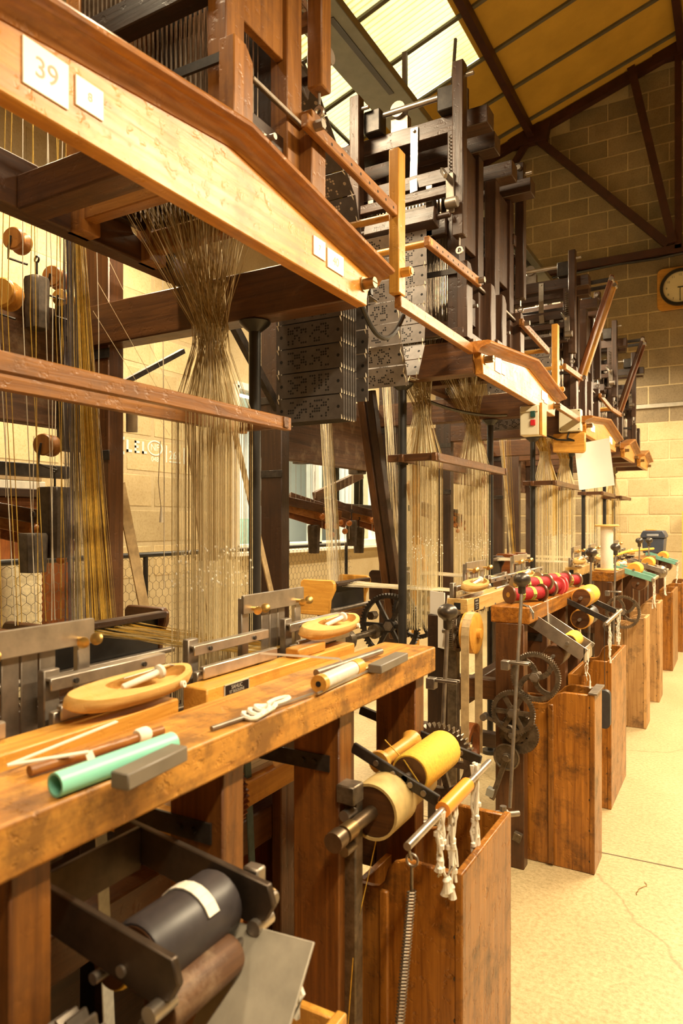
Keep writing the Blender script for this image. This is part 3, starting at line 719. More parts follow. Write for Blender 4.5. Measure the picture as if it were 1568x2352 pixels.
    G().cyl((-1.50, ya - s * .06, 3.215), (-1.02, ya - s * .06, 3.215), .013, 12).build('rocking_shaft', STEEL, t)
    for x in (-1.405, -1.055): G().box(x - .045, x + .035, ya - s * .06 - .035, ya - s * .06 + .035, 3.135, 3.235).build('bearing_block', IRON, t, .004)
    g = G().cyl((-1.30, ya - s * .1, 3.225), (-1.30, ya - s * .06, 3.225), .035, 16); g.box(-1.34, -1.26, ya - s * .1 - .02, ya - s * .1 + .02, 3.135, 3.2); g.build('roller', DULL, t)
    G().box(-1.47, -.99, ya - .015, ya + .015, 2.76, 2.80).build('batten_bar', WM('x'), t, .003)
    pz = ya + s * .05
    g = G().beam((-1.39, pz, 2.655), (-1.07, pz, 2.655), .066, .066, (0, .25, 1)); g.cyl((-1.45, pz, 2.655), (-1.01, pz, 2.655), .012, 10); g.build('card_prism', wood('dark', 'x'), t, .003)
    g = G(); g.beam((-1.02, pz - s * .02, 2.83), (-1.02, pz - s * .03, 2.67), .02, .035, (1, 0, 0)); g.beam((-1.02, pz + s * .03, 2.80), (-1.06, pz - s * .03, 2.86), .015, .02); g.cyl((-1.03, pz, 2.70), (-.98, pz, 2.70), .022, 12); g.build('catch', DULL, t, .002)
    if arms:
        b = G().beam((-.952, yc + s * .08, 2.42), (-.952, yc + s * .66, 2.395), .022, .036).build('guide_arm', wood('jaclight', 'y'), t, .003)
        g = G()
        for i in range(8):
            yy = yc + s * (.2 + i * .055); g.cyl((-.943, yy, 2.412 - i * .0024), (-.9405, yy, 2.412 - i * .0024), .0045, 8)
        g.build('arm_holes', HOLE, b)
        G().cyl((-.97, yc + s * .115, 2.418), (-.915, yc + s * .115, 2.418), .013, 6).build('bolt', DULL, t)
        G().cyl((-1.40, yc + s * .64, 2.395), (-.94, yc + s * .64, 2.395), .012, 10).build('guide_roller', wood('yellow', 'x'), t)
        G().box(-1.40, -1.375, yc + s * .36 - .30, yc + s * .36 + .30, 2.38, 2.41).build('guide_arm', wood('jaclight', 'y'), t, .003)
    return t
def low_arms(t, yc, s, ln=.90):
    ya, yb = yc + s * ln, yc + s * .18
    G().box(-.965, -.94, min(ya, yb), max(ya, yb), 2.095, 2.135).build('stay_bar', wood('jaclight', 'y'), t, .003)
    G().box(-.972, -.936, ya - .026, ya + .026, 2.135, 2.60).build('stay_post', wood('yellow', 'z'), t, .003)
    g = G().cyl((-1.35, ya, 2.205), (-.90, ya, 2.205), .011, 10); g.cyl((-.935, ya, 2.205), (-.905, ya, 2.205), .016, 8); g.build('stay_roller', wood('yellow', 'x'), t)
    g = G().cyl((-.953, yb - s * .04, 2.135), (-.953, yb - s * .04, 2.165), .012, 6); g.build('bolt', DULL, t)

# ------------------------------------------------------------------ punched cards
CH = .082
def card_mesh(seed, w, body, hole, th=.0016):
    r = rng(seed); g = G(); h = CH - .004
    g.box(-w / 2, w / 2, -th / 2, th / 2, -h / 2, h / 2); g.m = 1
    def disc(x, z, rad):
        for sy in (-1, 1):
            vs = [(x + rad * math.cos(a * math.pi / 3), sy * (th / 2 + .0003), z + rad * math.sin(a * math.pi / 3)) for a in range(6)]
            g.add(vs, [(0, 1, 2, 3, 4, 5)])
    nx = 19
    for i in range(nx):
        if i in (9,): continue
        for j in range(7):
            pr = .72 if (i // 3 + j // 2 + seed) % 2 else .12
            if r.random() < pr: disc(-w * .31 + i * w * .62 / nx, -.0255 + j * .0085, .0037)
    for sx in (-1, 1): disc(sx * w * .42, 0, .006)
    o = g.build('card', [body, hole], smooth=False); me = o.data; bpy.data.objects.remove(o); return me
CARDS = [card_mesh(50 + i, .26, CARD, HOLE) for i in range(5)]
CARDSB = [card_mesh(60 + i, .26, CARDB, HOLE) for i in range(5)]
CARDSL = [card_mesh(70 + i, .26, CARD, HOLEL) for i in range(3)]
def path_at(pts, d):
    for a, b in zip(pts[:-1], pts[1:]):
        l = (b - a).length
        if d <= l: return a + (b - a) * (d / l), (b - a).normalized()
        d -= l
    return None, None
def card_chain(lab, strands, xc, meshes, w=.26, group='punched card chains'):
    """strands: lists of (y, z) the chain follows; one card per CH of length, laced at both sides"""
    f = strands[0]; t = thing('punched_card_chain', lab, 'card chain', (xc, f[0][0], min(p[1] for s in strands for p in s)), group)
    org = t.location; lace = {-1: G(), 1: G()}; k = 0
    for s in strands:
        pts = [Vector((xc, y, z)) for y, z in s]; d = CH / 2; total = sum((b - a).length for a, b in zip(pts[:-1], pts[1:]))
        zz = []
        while d < total:
            p, dr = path_at(pts, d)
            if p is None: break
            o = bpy.data.objects.new('card', meshes[k % len(meshes)]); COL.objects.link(o); o.parent = t; o.location = p - org
            x = Vector((1, 0, 0)); z = -dr; y = z.cross(x); o.rotation_euler = Matrix((x, y, z)).transposed().to_euler()
            for e in (-.5, -.17, .17, .5):
                q = p + dr * (e * CH); zz.append((q, y * (.0042 if abs(e) < .3 else -.0042)))
            d += CH; k += 1
        for sx in (-1, 1):
            if len(zz) > 2: lace[sx].tube([q + n + Vector((sx * w * .465 + (.003 if i % 2 else -.003), 0, 0)) for i, (q, n) in enumerate(zz)], .0021, 4)
    for g in lace.values(): g.build('lacing', LACE, t, kind='stuff' if len(strands) > 1 else None)
    return t

# ------------------------------------------------------------------ place the looms
L1 = loom(1, .46, 1.80, 1.16, [(.664, .7455, 2.051, 2.122, '39', 0), (.759, .815, 2.068, 2.117, '8', 0), (1.479, 1.536, 2.07, 2.118, '7', 0), (1.547, 1.631, 2.06, 2.111, '40', 0)],
          [1.47], [.52, .91, 1.30, 1.71], dict(span=(.25, 1.66), bench=(.12, 1.80), cross=[1.13], dens=1.25), 'nearest ribbon loom with number plates 39 and 40 on its cornice')
L2 = loom(2, 2.80, 4.18, 3.56, [(2.987, 3.075, 2.065, 2.14, '', 0), (3.085, 3.14, 2.07, 2.12, '', 0), (3.83, 3.875, 2.07, 2.12, '', 0), (3.88, 3.96, 2.06, 2.12, '', 0)],
          [2.94, 3.64], [2.80, 3.20, 3.58, 3.90], dict(span=(2.76, 3.82), bench=(2.80, 3.98), cross=[3.2, 3.7], dens=.95), 'second ribbon loom from the camera, crimson spools on its bench')
L3 = loom(3, 5.10, 6.55, 5.9, [(5.30, 5.39, 2.065, 2.14, '', 0), (5.40, 5.46, 2.07, 2.12, '', 0), (6.15, 6.2, 2.07, 2.12, '', 0), (6.21, 6.3, 2.06, 2.12, '', 0)],
          [5.28, 5.95], [5.10, 5.55, 6.2], dict(span=(5.0, 5.95), bench=(5.10, 6.35), cross=[5.5, 6.0], dens=.7, hm=(CREAM_T, GOLD_T, CREAM_T)), 'third ribbon loom, with the big white thread spool on its bench')
L4 = loom(4, 7.05, 7.85, 7.45, [], [7.3], [7.05, 7.75], dict(span=(7.0, 7.8), bench=(7.05, 7.9), cross=[7.4], dens=.45, hm=(CREAM_T, GOLD_T, CREAM_T)), 'fourth ribbon loom, a narrow one near the end wall', beams=False)
L5 = loom(5, 8.30, 9.1, 8.7, [], [8.55], [8.3, 9.0], dict(span=(8.25, 9.05), bench=(8.3, 9.1), cross=[8.6], dens=.4, hm=(GOLD_T, GREY_T, CREAM_T)), 'farthest ribbon loom, standing next to the end wall', beams=False)

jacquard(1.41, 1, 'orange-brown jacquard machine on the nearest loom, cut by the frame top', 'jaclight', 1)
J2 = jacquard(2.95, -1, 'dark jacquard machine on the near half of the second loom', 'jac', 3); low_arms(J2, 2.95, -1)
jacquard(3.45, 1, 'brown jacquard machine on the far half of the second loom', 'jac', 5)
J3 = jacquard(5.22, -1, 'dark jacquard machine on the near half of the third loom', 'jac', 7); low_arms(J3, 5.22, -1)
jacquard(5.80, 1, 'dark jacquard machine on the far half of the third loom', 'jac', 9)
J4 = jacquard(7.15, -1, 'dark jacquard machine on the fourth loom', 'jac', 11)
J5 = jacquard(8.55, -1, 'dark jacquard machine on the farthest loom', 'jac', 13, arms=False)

# crank arms leaning out at the third and fourth looms
for yq, ds, lab, m in ((5.30, .15, 'third', 'red'), (7.20, .17, 'fourth', 'brown')):
    for i in range(2):
        y = yq + i * ds; mm = wood(m if i == 0 else ('yellow' if m == 'red' else 'red'), 'z')
        t = thing('crank_rod', 'long slanted wooden crank rod on the %s loom, %s of its pair' % (lab, ['nearer', 'farther'][i]), 'crank rod', (-1.06, y, 2.2), 'slanted crank rods')
        G().beam((-1.09, y, 2.20), (-.77, y, 3.17), .03, .05, (0, 1, 0)).build('rod', mm, t, .005)
        G().beam((-1.35, y, 3.13), (-.76, y, 3.145), .012, .03).build('crank_lever', IRON, t, .002)
        g = G().cyl((-.775, y - .035, 3.14), (-.775, y + .035, 3.14), .016, 10); g.pipe((-1.05, y - .01, 3.12), (0, 1, 0), .05, .035, .014, 14); g.build('pivot', DULL, t)

# card chains
card_chain('punched card loop hanging in front of the second loom', [[(2.69, 2.72), (2.70, 2.40), (2.67, 2.12), (2.60, 1.98), (2.50, 1.975), (2.445, 2.12), (2.42, 2.40), (2.36, 2.50)]], -1.25, CARDSB)
card_chain('dark punched cards sloping behind the nearest jacquard', [[(1.70, 2.74), (1.80, 2.68), (2.02, 2.47), (2.09, 2.28), (2.08, 2.16)], [(1.86, 2.185), (2.20, 2.175)]], -1.22, CARDSL)
t = card_chain('folded stack of black punched cards hanging below the nearest cornice', [[(1.93 + .016 * i, 2.14), (1.93 + .016 * i + .003, 1.725)] for i in range(6)] + [[(2.10, 2.22), (2.10, 1.81)]], -1.215, CARDS)
G().cyl((-1.40, 2.02, 2.15), (-1.03, 2.02, 2.15), .01, 8).build('hanging_rod', IRON, t)
card_chain('punched cards on the far jacquard of the second loom', [[(3.74, 2.72), (3.80, 2.60), (4.00, 2.42), (4.22, 2.26), (4.28, 2.10), (4.24, 1.96)]], -1.22, CARDSB)
card_chain('punched cards on the near jacquard of the third loom', [[(4.95, 2.72), (4.93, 2.40), (4.88, 2.15), (4.78, 2.12), (4.72, 2.4)]], -1.25, CARDSB)
card_chain('punched cards on the fourth loom', [[(6.88, 2.72), (6.86, 2.40), (6.82, 2.2)]], -1.25, CARDSB)

# trays and warps
DK = wood('brown', 'z')
tray(L1, 1.22, 1.69, -1.68, 1.06, wood('brown', 'x')); tray(L1, .72, 1.14, -1.68, 1.06, wood('brown', 'x'))
tray(L2, 2.75, 3.12, -1.68, 1.07, wood('yellow', 'x')); tray(L2, 3.45, 3.82, -1.68, 1.07, wood('dark', 'x'))
tray(L3, 5.1, 5.45, -1.68, 1.07, wood('dark', 'x')); tray(L3, 5.8, 6.15, -1.68, 1.07, wood('red', 'x'))
warp(L1, 1.46, -1.62, -1.03, 1.075, 31, (GOLD_T, GOLD_T, GREY_T, CREAM_T), .10, 60)
warp(L2, 2.93, -1.62, -1.03, 1.10, 32, (WHITE_T, CREAM_T), .07, 50); warp(L2, 3.63, -1.62, -1.03, 1.11, 33, (WHITE_T, CREAM_T), .07, 40)
warp(L3, 5.28, -1.62, -1.03, 1.11, 34, (WHITE_T, CREAM_T), .07, 36); warp(L3, 5.95, -1.62, -1.03, 1.11, 35, (WHITE_T, CREAM_T), .07, 30)
warp_fan(L1, (-1.75, 1.435, 2.40), 1.36, 1.54, -1.68, 1.09, 41, (DARK_T, GREY_T, GOLD_T, GOLD_T, BROWN_T), 120, .022)
warp_fan(L2, (-1.75, 2.90, 2.30), 2.84, 2.98, -1.68, 1.10, 42, (CREAM_T, WHITE_T, GREY_T), 42, .03)
warp_fan(L2, (-1.75, 3.60, 2.30), 3.55, 3.70, -1.68, 1.10, 43, (CREAM_T, WHITE_T), 30, .03)
warp_fan(L3, (-1.75, 5.3, 2.30), 5.2, 5.4, -1.68, 1.10, 44, (CREAM_T, REDT, GREY_T), 24, .05)
warp_fan(L3, (-1.75, 5.9, 2.30), 5.85, 6.05, -1.68, 1.10, 45, (CREAM_T, GOLD_T), 24, .05)
# loose upright ends behind the nearest loom
g1, g2 = G(), G()
for i, (y, c) in enumerate([(1.10, 0), (1.13, 0), (1.16, 1), (1.19, 0), (1.215, 1), (1.235, 1), (1.26, 0), (1.285, 1), (1.30, 1), (1.33, 0), (1.345, 0), (1.36, 1), (1.385, 1), (1.40, 0), (1.415, 1), (1.46, 0), (1.475, 1), (1.50, 0)]):
    r = rng(600 + i); (g2 if c else g1).thread([(-1.74, y, 2.9), (-1.74 + r.uniform(-.04, .04), y + r.uniform(-.01, .01), 2.0), (-1.70, y + r.uniform(-.015, .02), 1.12)], .0014)
g1.build('loose_warp_ends', WHITE_T, L1, kind='stuff'); g2.build('loose_warp_ends', GOLD_T, L1, kind='stuff')
g = G()
for p in ([(-1.9, 1.70, 2.33), (-1.75, 1.93, 1.78)], [(-1.85, 1.62, 2.2), (-1.7, 1.86, 1.72)], [(-1.85, 1.60, 2.1), (-1.7, 1.80, 1.7)]): g.thread(p, .0008)
g.build('stray_threads', CREAM_T, L1, kind='stuff')

# gear trains, wheels
def gearpart(t, c, ro, teeth, w=.016, ax=(0, -1, 0), mat=GEARM, **k):
    gp = G().gear(c, ax, ro, teeth, w, **k).build('gear_wheel', mat, t)
    a = Vector(ax); g = G().cyl(Vector(c) - a * .05, Vector(c) + a * .034, ro * .09 + .003, 12); g.cyl(Vector(c) + a * .02, Vector(c) + a * .032, ro * .1 + .009, 6); g.build('axle_nut', DULL, gp)
    return gp
gearpart(L2, (-.681, 2.745, .798), .098, 64, spokes=4, curved=True, rim=.80, sw=.2)
gearpart(L2, (-.763, 2.725, .653), .088, 56, spokes=6, rim=.78, hub=.30, sw=.20)
gearpart(L2, (-.752, 2.77, .560), .080, 48, spokes=8, rim=.5, hub=.4, sw=.4); gearpart(L2, (-.768, 2.735, .562), .032, 16, spokes=6, rim=.6, hub=.5, sw=.4)
gp = G().lathe((-.790, 2.725, .472), (0, -1, 0), [(.050, 0), (.053, .004), (.053, .008), (.048, .010), (.044, .006), (.018, .006), (.018, .014), (.01, .02)], 28).build('ratchet_disc', GEARM, L2)
g = G().beam((-.785, 2.71, .48), (-.845, 2.705, .30), .02, .012, (0, 1, 0)); g.cyl((-.785, 2.69, .475), (-.785, 2.72, .475), .014, 8); g.build('ratchet_arm', GEARM, L2, .001)
G().beam((-.845, 2.70, .345), (-.852, 2.70, .315), .028, .03, (0, 1, 0)).build('arm_tag', plain('pale_grey_tag', (.30, .30, .26), .5), L2)
g = G().beam((-.88, 2.72, .62), (-.80, 2.72, .60), .014, .008, (0, 1, 0)); g.tube([(-.80, 2.72, .605), (-.77, 2.72, .595), (-.755, 2.72, .57)], .006, 6); g.cyl((-.88, 2.70, .62), (-.88, 2.74, .62), .014, 10); g.build('pawl', DULL, L2)
gearpart(L1, (-.755, 1.93, .70), .112, 44, .02, mat=GEARM, spokes=5, rim=.68, hub=.2, th=.11)
gearpart(L2, (-1.43, 3.0, .91), .155, 60, .022, mat=IRON, spokes=6, rim=.84, hub=.2, sw=.12); gearpart(L2, (-1.36, 3.16, .96), .13, 52, .022, mat=IRON, spokes=6, rim=.84, hub=.2, sw=.12)
gearpart(L3, (-.665, 5.03, .795), .115, 64, spokes=5, curved=True, rim=.82, sw=.16); gearpart(L3, (-.74, 5.06, .70), .06, 40, spokes=5, rim=.7)
# wooden pulley with a belt at the second loom
pw = G().lathe((-.955, 2.70, .955), (1, 0, 0), [(.075, 0), (.082, .004), (.082, .05), (.07, .055), (.02, .055), (.02, .07)], 28).build('pulley', wood('yellow', 'z'), L2)
g = G(); r = .084
pts = [(-.925, 2.70 - r, .45)] + [(-.925, 2.70 - r * math.cos(a * math.pi / 8), .955 + r * math.sin(a * math.pi / 8)) for a in range(9)] + [(-.925, 2.70 + r, .45)]
for p, q in zip(pts[:-1], pts[1:]): g.beam(p, q, .032, .004, (0, 1, 0) if abs(p[1] - q[1]) < .03 else (0, 0, 1))
g.build('drive_belt', LEATH, L2); gearpart(L2, (-1.0, 2.70, .955), .085, 60, .02, (1, 0, 0), GEARM, spokes=5, rim=.8)
g = G(); g.pipe((-.95, 2.72, .50), (1, 0, 0), .085, .06, .03, 24); g.build('lower_pulley', wood('red', 'z'), L2)
g = G().box(-1.03, -.99, 2.70, 2.74, 0, 1.03); g.build('iron_upright', GEARM, L2, .003)
# square bolt head on the second loom's front post
G().beam((-.765, 2.80, .135), (-.765, 2.775, .135), .034, .034, (.3, 0, 1)).build('bolt_head', GEARM, L2, .002)
# clutter of shafts under the benches
for t, y, x in ((L1, 1.86, -1.0), (L2, 2.86, -1.5), (L1, 1.2, -1.35)):
    g = G().cyl((x, y - .5, .88), (x, y + .5, .88), .014, 10); g.cyl((x, y + .1, .88), (x, y + .16, .88), .035, 14); g.cyl((x, y - .2, .88), (x, y - .16, .88), .05, 14); g.build('drive_shaft', GEARM, t)
g = G().cyl((-1.0, 2.02, .415), (-.66, 2.42, .385), .010, 10); g.cyl((-.72, 2.35, .389), (-.69, 2.385, .387), .018, 8); g.cyl((-.70, 2.37, .36), (-.70, 2.37, .42), .012, 8); g.build('foot_shaft', DULL, L2)

# leaning boards, belts
G().beam((-1.86, 2.36, 0.10), (-1.86, 2.08, 1.80), .05, .006, (1, 0, 0)).build('webbing_belt', LEATH, L1)
G().beam((-1.75, 2.15, 1.95), (-1.76, 2.62, .75), .030, .006, (1, 0, 0)).build('webbing_belt', LEATH, L2)
G().beam((-2.05, 1.90, 1.55), (-2.05, 2.16, .55), .05, .006, (1, 0, 0)).build('webbing_belt', LEATH, L1)
G().beam((-1.55, 3.48, 1.62), (-1.55, 3.86, .80), .05, .02, (1, 0, 0)).build('leaning_lath', wood('yellow', 'z'), L2, .002)
G().box(-1.50, -1.47, 3.40, 3.44, .7, 1.9).build('upright_lath', wood('yellow', 'z'), L2, .002)
for xx in (0, .05): G().beam((-1.62 + xx, 3.06, 2.05), (-1.55 + xx, 3.30, .80), .05, .04, (1, 0, 0)).build('leaning_board', wood('dark' if xx else 'brown', 'z'), L2, .003)
for i in range(2): G().beam((-1.6, 6.9 - i * .2, 2.0), (-1.5, 6.25 - i * .15, .8), .06, .04, (1, 0, 0)).build('leaning_board', wood('brown', 'z'), L3, .003)
G().beam((-2.0, 1.83, 1.90), (-2.05, 2.25, 2.13), .02, .02).build('brace_rod', IRON, L1)
G().beam((-2.0, 2.5, 2.33), (-1.95, 2.82, 1.95), .04, .03, (1, 0, 0)).build('brace', IRON, L2)

# ------------------------------------------------------------------ shuttle units on the battens
def shuttle(c, lab, tilt=.42):
    t = thing('shuttle', lab, 'shuttle', c, 'boat-shaped wooden shuttles')
    n = 32; L, Wd = .148, .045; out = []; inn = []
    ct, st = math.cos(tilt), math.sin(tilt)
    def T(x, y, z): return (c[0] + x * ct + z * st, c[1] + y, c[2] + .016 - x * st + z * ct)
    for i in range(n):
        a = 2 * math.pi * i / n; ca, sa = math.cos(a), math.sin(a)
        out.append((Wd * (sa if sa > 0 else sa * .45), L * (abs(ca) ** .8) * (1 if ca > 0 else -1)))
        inn.append((Wd * .66 * (sa if sa > 0 else sa * .38) + .001, .030 + L * .66 * (abs(ca) ** .9) * (1 if ca > 0 else -1)))
    g = G(); vs = []
    for z, sc in ((-.016, .82), (-.008, .98), (.007, 1.0), (.014, .94)): vs += [T(x * sc, y * (.5 + .5 * sc), z) for x, y in out]
    vs += [T(x, y, .014) for x, y in inn] + [T(x * .95, y, -.008) for x, y in inn]
    fs = []
    for j in range(5):
        for i in range(n): k = (i + 1) % n; fs.append((j * n + i, j * n + k, (j + 1) * n + k, (j + 1) * n + i))
    fs += [tuple(range(n - 1, -1, -1)), tuple(range(5 * n, 6 * n))]
    g.add(vs, fs).build('shuttle_body', wood('pale', 'y'), t)
    G().lathe(T(.006, -.030, .005), (0, 1, .12), [(.004, 0), (.006, .003), (.0065, .085), (.013, .088), (.014, .094), (.008, .100)], 14).build('pirn', WHITE_T, t)
    G().tube([T(-.008, .115, .012), T(-.006, .09, .020), T(-.004, .03, .018), T(-.006, -.02, .014)], .0013, 5).build('wire_guide', DULL, t)
    g = G(); q = Vector(T(Wd * .93, .085, .006)); g.pipe(q, (1, .2, .2), .0065, .003, .006, 14); g.build('thread_eye', WHITE_T, t)
    return t
def lrail(t, y0, y1, x, z, tall=False):
    g = G(); g.box(x - .018, x + .0, y0, y1, z + .010, z + .016); g.box(x - .003, x + .003, y0, y1, z - .006, z + .016)
    b = g.build('shuttle_rail', STEEL, t, .0015)
    s = G()
    for yy in (y0 + .05, y1 - .06): s.cyl((x + .003, yy, z + .004), (x + .007, yy, z + .004), .005, 8)
    s.build('screw', IRON, b)
def unit(loomt, yr, ys, yl, lab, near):
    """reed frame at yr, shuttle at ys, bare rails at yl"""
    t = thing('shuttle_batten_unit', 'steel shuttle race and reed frame on the %s' % lab, 'shuttle race', (-1.0, yr, 1.03), 'shuttle races on the looms')
    x = -1.04
    fp = G().prism(rrect(yr, 1.20, .27, .046, .004, 2), 'x', x - .004, x + .004).build('reed_cap', STEEL, t, .001)
    for yy in (yr - .118, yr + .118): G().box(x - .018, x - .004, yy - .014, yy + .014, .98, 1.215).build('reed_upright', STEEL, t, .002)
    g = G()
    for k in range(3): g.box(x - .012, x - .008, yr - .045 + k * .036, yr - .013 + k * .036, .98, 1.178)
    g.build('reed_leaf', DULL, t, .001)
    for yy, tl in ((yr - .10, .02), (yr + .10, .03)):
        g = G().cyl((x, yy, 1.188), (x + .022, yy, 1.188), .005, 10); q = Vector((x + .030, yy, 1.188))
        g.ball(q + Vector((.004, .013, .002)), .012, (1, 1, .22), 14, (.45, -.8, .3)); g.ball(q + Vector((.0, -.013, -.002)), .011, (1, 1, .22), 14, (.8, -.5, -.2))
        g.build('wing_screw', BRASS, t)
    for yy in (yl, ys): 
        a, b = (yy - .135, yy + .135)
        lrail(t, a, b, -1.0, 1.122); G().box(-1.03, -1.012, a - .002, a + .03, 1.05, 1.15).build('rail_post', DULL, t, .002)
        g = G(); g.box(-.985, -.972, a, b, 1.088, 1.096); g.box(-.977, -.971, a, b, 1.07, 1.096); g.box(-1.0, -.985, a - .004, b, 1.05, 1.084); g.build('lower_rail', STEEL, t, .002)
        g = G()
        for s in (a + .06, b - .07): g.cyl((-.985, s, 1.063), (-.978, s, 1.063), .005, 8)
        g.build('screw', IRON, t)
    return t
def batten(t, y0, y1, x0=-.985, x1=-.92, z0=1.00, z1=1.066, hole=False):
    b = G().box(x0, x1, y0, y1, z0, z1).build('batten_block', wood('pale' if hole else 'yellow', 'y'), t, .003)
    if hole:
        cx_, cz_ = (x0 + x1) / 2, (z0 + z1) / 2 ; G().box(cx_ - .014, cx_ + .014, y0 - .0008, y0 + .002, cz_ - .014, cz_ + .014).build('socket', HOLE, b)
    g = G()
    for i in range(4):
        yy = y0 + .05 + (y1 - y0 - .1) * i / 3; g.cyl((x1, yy, 1.03), (x1 + .003, yy, 1.03), .007, 12)
    g.build('screw', DULL, b); return b
B1 = batten(L1, 1.08, 1.70)
G().box(-.97, -.93, 1.43, 1.56, 1.066, 1.09).build('batten_block', wood('yellow', 'y'), L1, .003)
lp = G().box(-.92, -.9188, 1.134, 1.214, 1.030, 1.062).build('maker_plate', BLACK, L1)
lp2 = plain('plate_edge', (.62, .55, .42), .4)
g = G()
for a in ((1.132, 1.134, 1.029, 1.063), (1.214, 1.216, 1.029, 1.063), (1.132, 1.216, 1.0615, 1.063), (1.132, 1.216, 1.029, 1.0302)): g.box(-.92, -.918, *a)
g.build('plate_edge', lp2, L1)
PT = plain('plate_lettering', (.55, .50, .40), .5)
text('SAHUC', .0115, (-.9186, 1.174, 1.0545), FACE_X, PT, L1, ext=.0001); text('ST SIGOLENE', .0085, (-.9186, 1.174, 1.0455), FACE_X, PT, L1, ext=.0001)
text('HTE LOIRE', .0045, (-.9186, 1.152, 1.0365), FACE_X, PT, L1, ext=.0001); text('FRANCE', .0045, (-.9186, 1.198, 1.0385), FACE_X, PT, L1, ext=.0001)
batten(L1, .38, 1.0)
unit(L1, 1.485, 1.63, 1.265, 'far half of the nearest loom', True); unit(L1, .765, .91, .54, 'near half of the nearest loom', True)
shuttle((-.958, 1.625, 1.108), 'pale wooden shuttle with white pirn near the crimson-free end of the nearest bench'.replace(' near the crimson-free end of the nearest bench', ' beside the far end of the nearest bench'))
shuttle((-.945, .905, 1.092), 'large pale wooden shuttle with white pirn above the turquoise tube')
batten(L2, 2.72, 3.30, -1.04, -.95, 1.025, 1.088, True); batten(L2, 3.42, 3.98, -1.0, -.93, 1.0, 1.066)
g = G().box(-.95, -.9485, 2.80, 2.86, 1.032, 1.08); g.build('maker_plate', BLACK, L2)
text('SAHUC', .011, (-.9482, 2.83, 1.071), FACE_X, PT, L2, ext=.0001); text('ST SIGOLENE', .0075, (-.9482, 2.83, 1.058), FACE_X, PT, L2, ext=.0001)
for zz in (1.049, 1.04): text('HTE LOIRE', .006, (-.9482, 2.83, zz), FACE_X, PT, L2, ext=.0001)
unit(L2, 3.09, 2.86, 3.33, 'near half of the second loom', True); unit(L2, 3.84, 3.60, 4.06, 'far half of the second loom', True)
shuttle((-.965, 2.84, 1.125), 'pale wooden shuttle on the near race of the second loom'); shuttle((-.95, 3.58, 1.115), 'pale wooden shuttle behind the crimson spools')
batten(L3, 5.0, 5.6, -1.04, -.95, 1.025, 1.088, True); unit(L3, 5.42, 5.2, 5.66, 'near half of the third loom', False); unit(L3, 6.1, 5.9, 6.3, 'far half of the third loom', False)
shuttle((-.96, 5.05, 1.12), 'pale wooden shuttle left of the white spool on the third loom'); shuttle((-.95, 5.85, 1.11), 'pale wooden shuttle right of the white spool on the third loom')
unit(L4, 7.4, 7.2, 7.6, 'fourth loom', False); shuttle((-.9, 7.3, 1.10), 'pale wooden shuttle on the fourth loom near the blue toolbox')

# ------------------------------------------------------------------ wooden bins along the aisle
def bin_(x0, x1, xs, y0, y1, zt, zs, lab, m='bin', cap=False, z0=0.0):
    """open bin: tall front part (xs..x1), lower rear part (x0..xs), stepped side boards"""
    t = thing('wooden_bin', lab, 'bin', ((x0 + x1) / 2, (y0 + y1) / 2, 0), 'wooden bins in front of the looms')
    th = .018; c = (zt - zs) * .5
    pr = [(x0, z0), (x1, z0), (x1, zt), (xs + .05, zt), (xs + .02, zt - .012), (xs + .005, zt - .03), (xs - .005, zs + .02), (xs - .02, zs + .005), (xs - .04, zs), (x0, zs)]
    for y in (y0, y1 - th): G().prism(pr, 'y', y, y + th).build('side_board', wood(m, 'z'), t, .003)
    G().box(x1 - th, x1 + .002, y0 - .003, y1 + .003, z0, zt + .004).build('front_board', wood(m, 'z'), t, .004, seg=2)
    G().box(x0, x0 + th, y0 + th, y1 - th, z0, zs).build('rear_board', wood(m, 'z'), t, .002)
    G().box(x0 + th, x1 - th, y0 + th, y1 - th, z0 + .01, z0 + .03).build('floor_board', wood('dark', 'y'), t)
    G().box(xs - .012, xs + .012, y0 - .014, y0 - .0005, z0 + .01, zs + .005).build('cleat', wood(m, 'z'), t, .004)
    g = G()
    for i in range(6):
        zz = z0 + .05 + (zt - z0 - .1) * i / 5; g.cyl((x1 - .016, y0 - .002, zz), (x1 - .016, y0 + .002, zz), .005, 8)
    g.build('nail_head', IRON, t)
    if cap: G().box(x1 - .022, x1 + .012, y0 - .006, y1 + .006, zt + .002, zt + .010).build('metal_cap', DULL, t, .001)
    return t
bin_(-.83, -.55, -.745, 1.536, 1.93, .585, .50, 'large amber wooden bin under the yellow spools of the nearest loom')
bin_(-.80, -.49, -.657, 2.90, 3.07, .712, .655, 'worn narrow bin beside the gear train of the second loom', 'bin', True)
bin_(-.735, -.53, -.66, 3.60, 4.12, .72, .64, 'brown bin with rounded corners, third from the camera', 'bin')
bin_(-.735, -.53, -.656, 5.12, 5.34, .75, .70, 'pale square bin, fourth from the camera', 'oldbin')
bin_(-.735, -.52, -.66, 5.93, 6.2, .77, .70, 'thin brown bin just behind the pale square one', 'oldbin')
bin_(-.735, -.52, -.66, 7.24, 7.9, .74, .66, 'dark stained bin, second last along the aisle', 'bin')
bin_(-.735, -.50, -.66, 8.35, 9.1, .74, .66, 'farthest amber bin along the aisle', 'bin')
t = bin_(-.86, -.575, -.72, .90, 1.03, .565, .52, 'wooden bin lined with grey sheet, cut by the bottom frame edge', 'yellow')
G().box(-.72, -.60, .925, .93, .2, .54).build('lining', plain('grey_lining', (.38, .34, .27), .5), t)
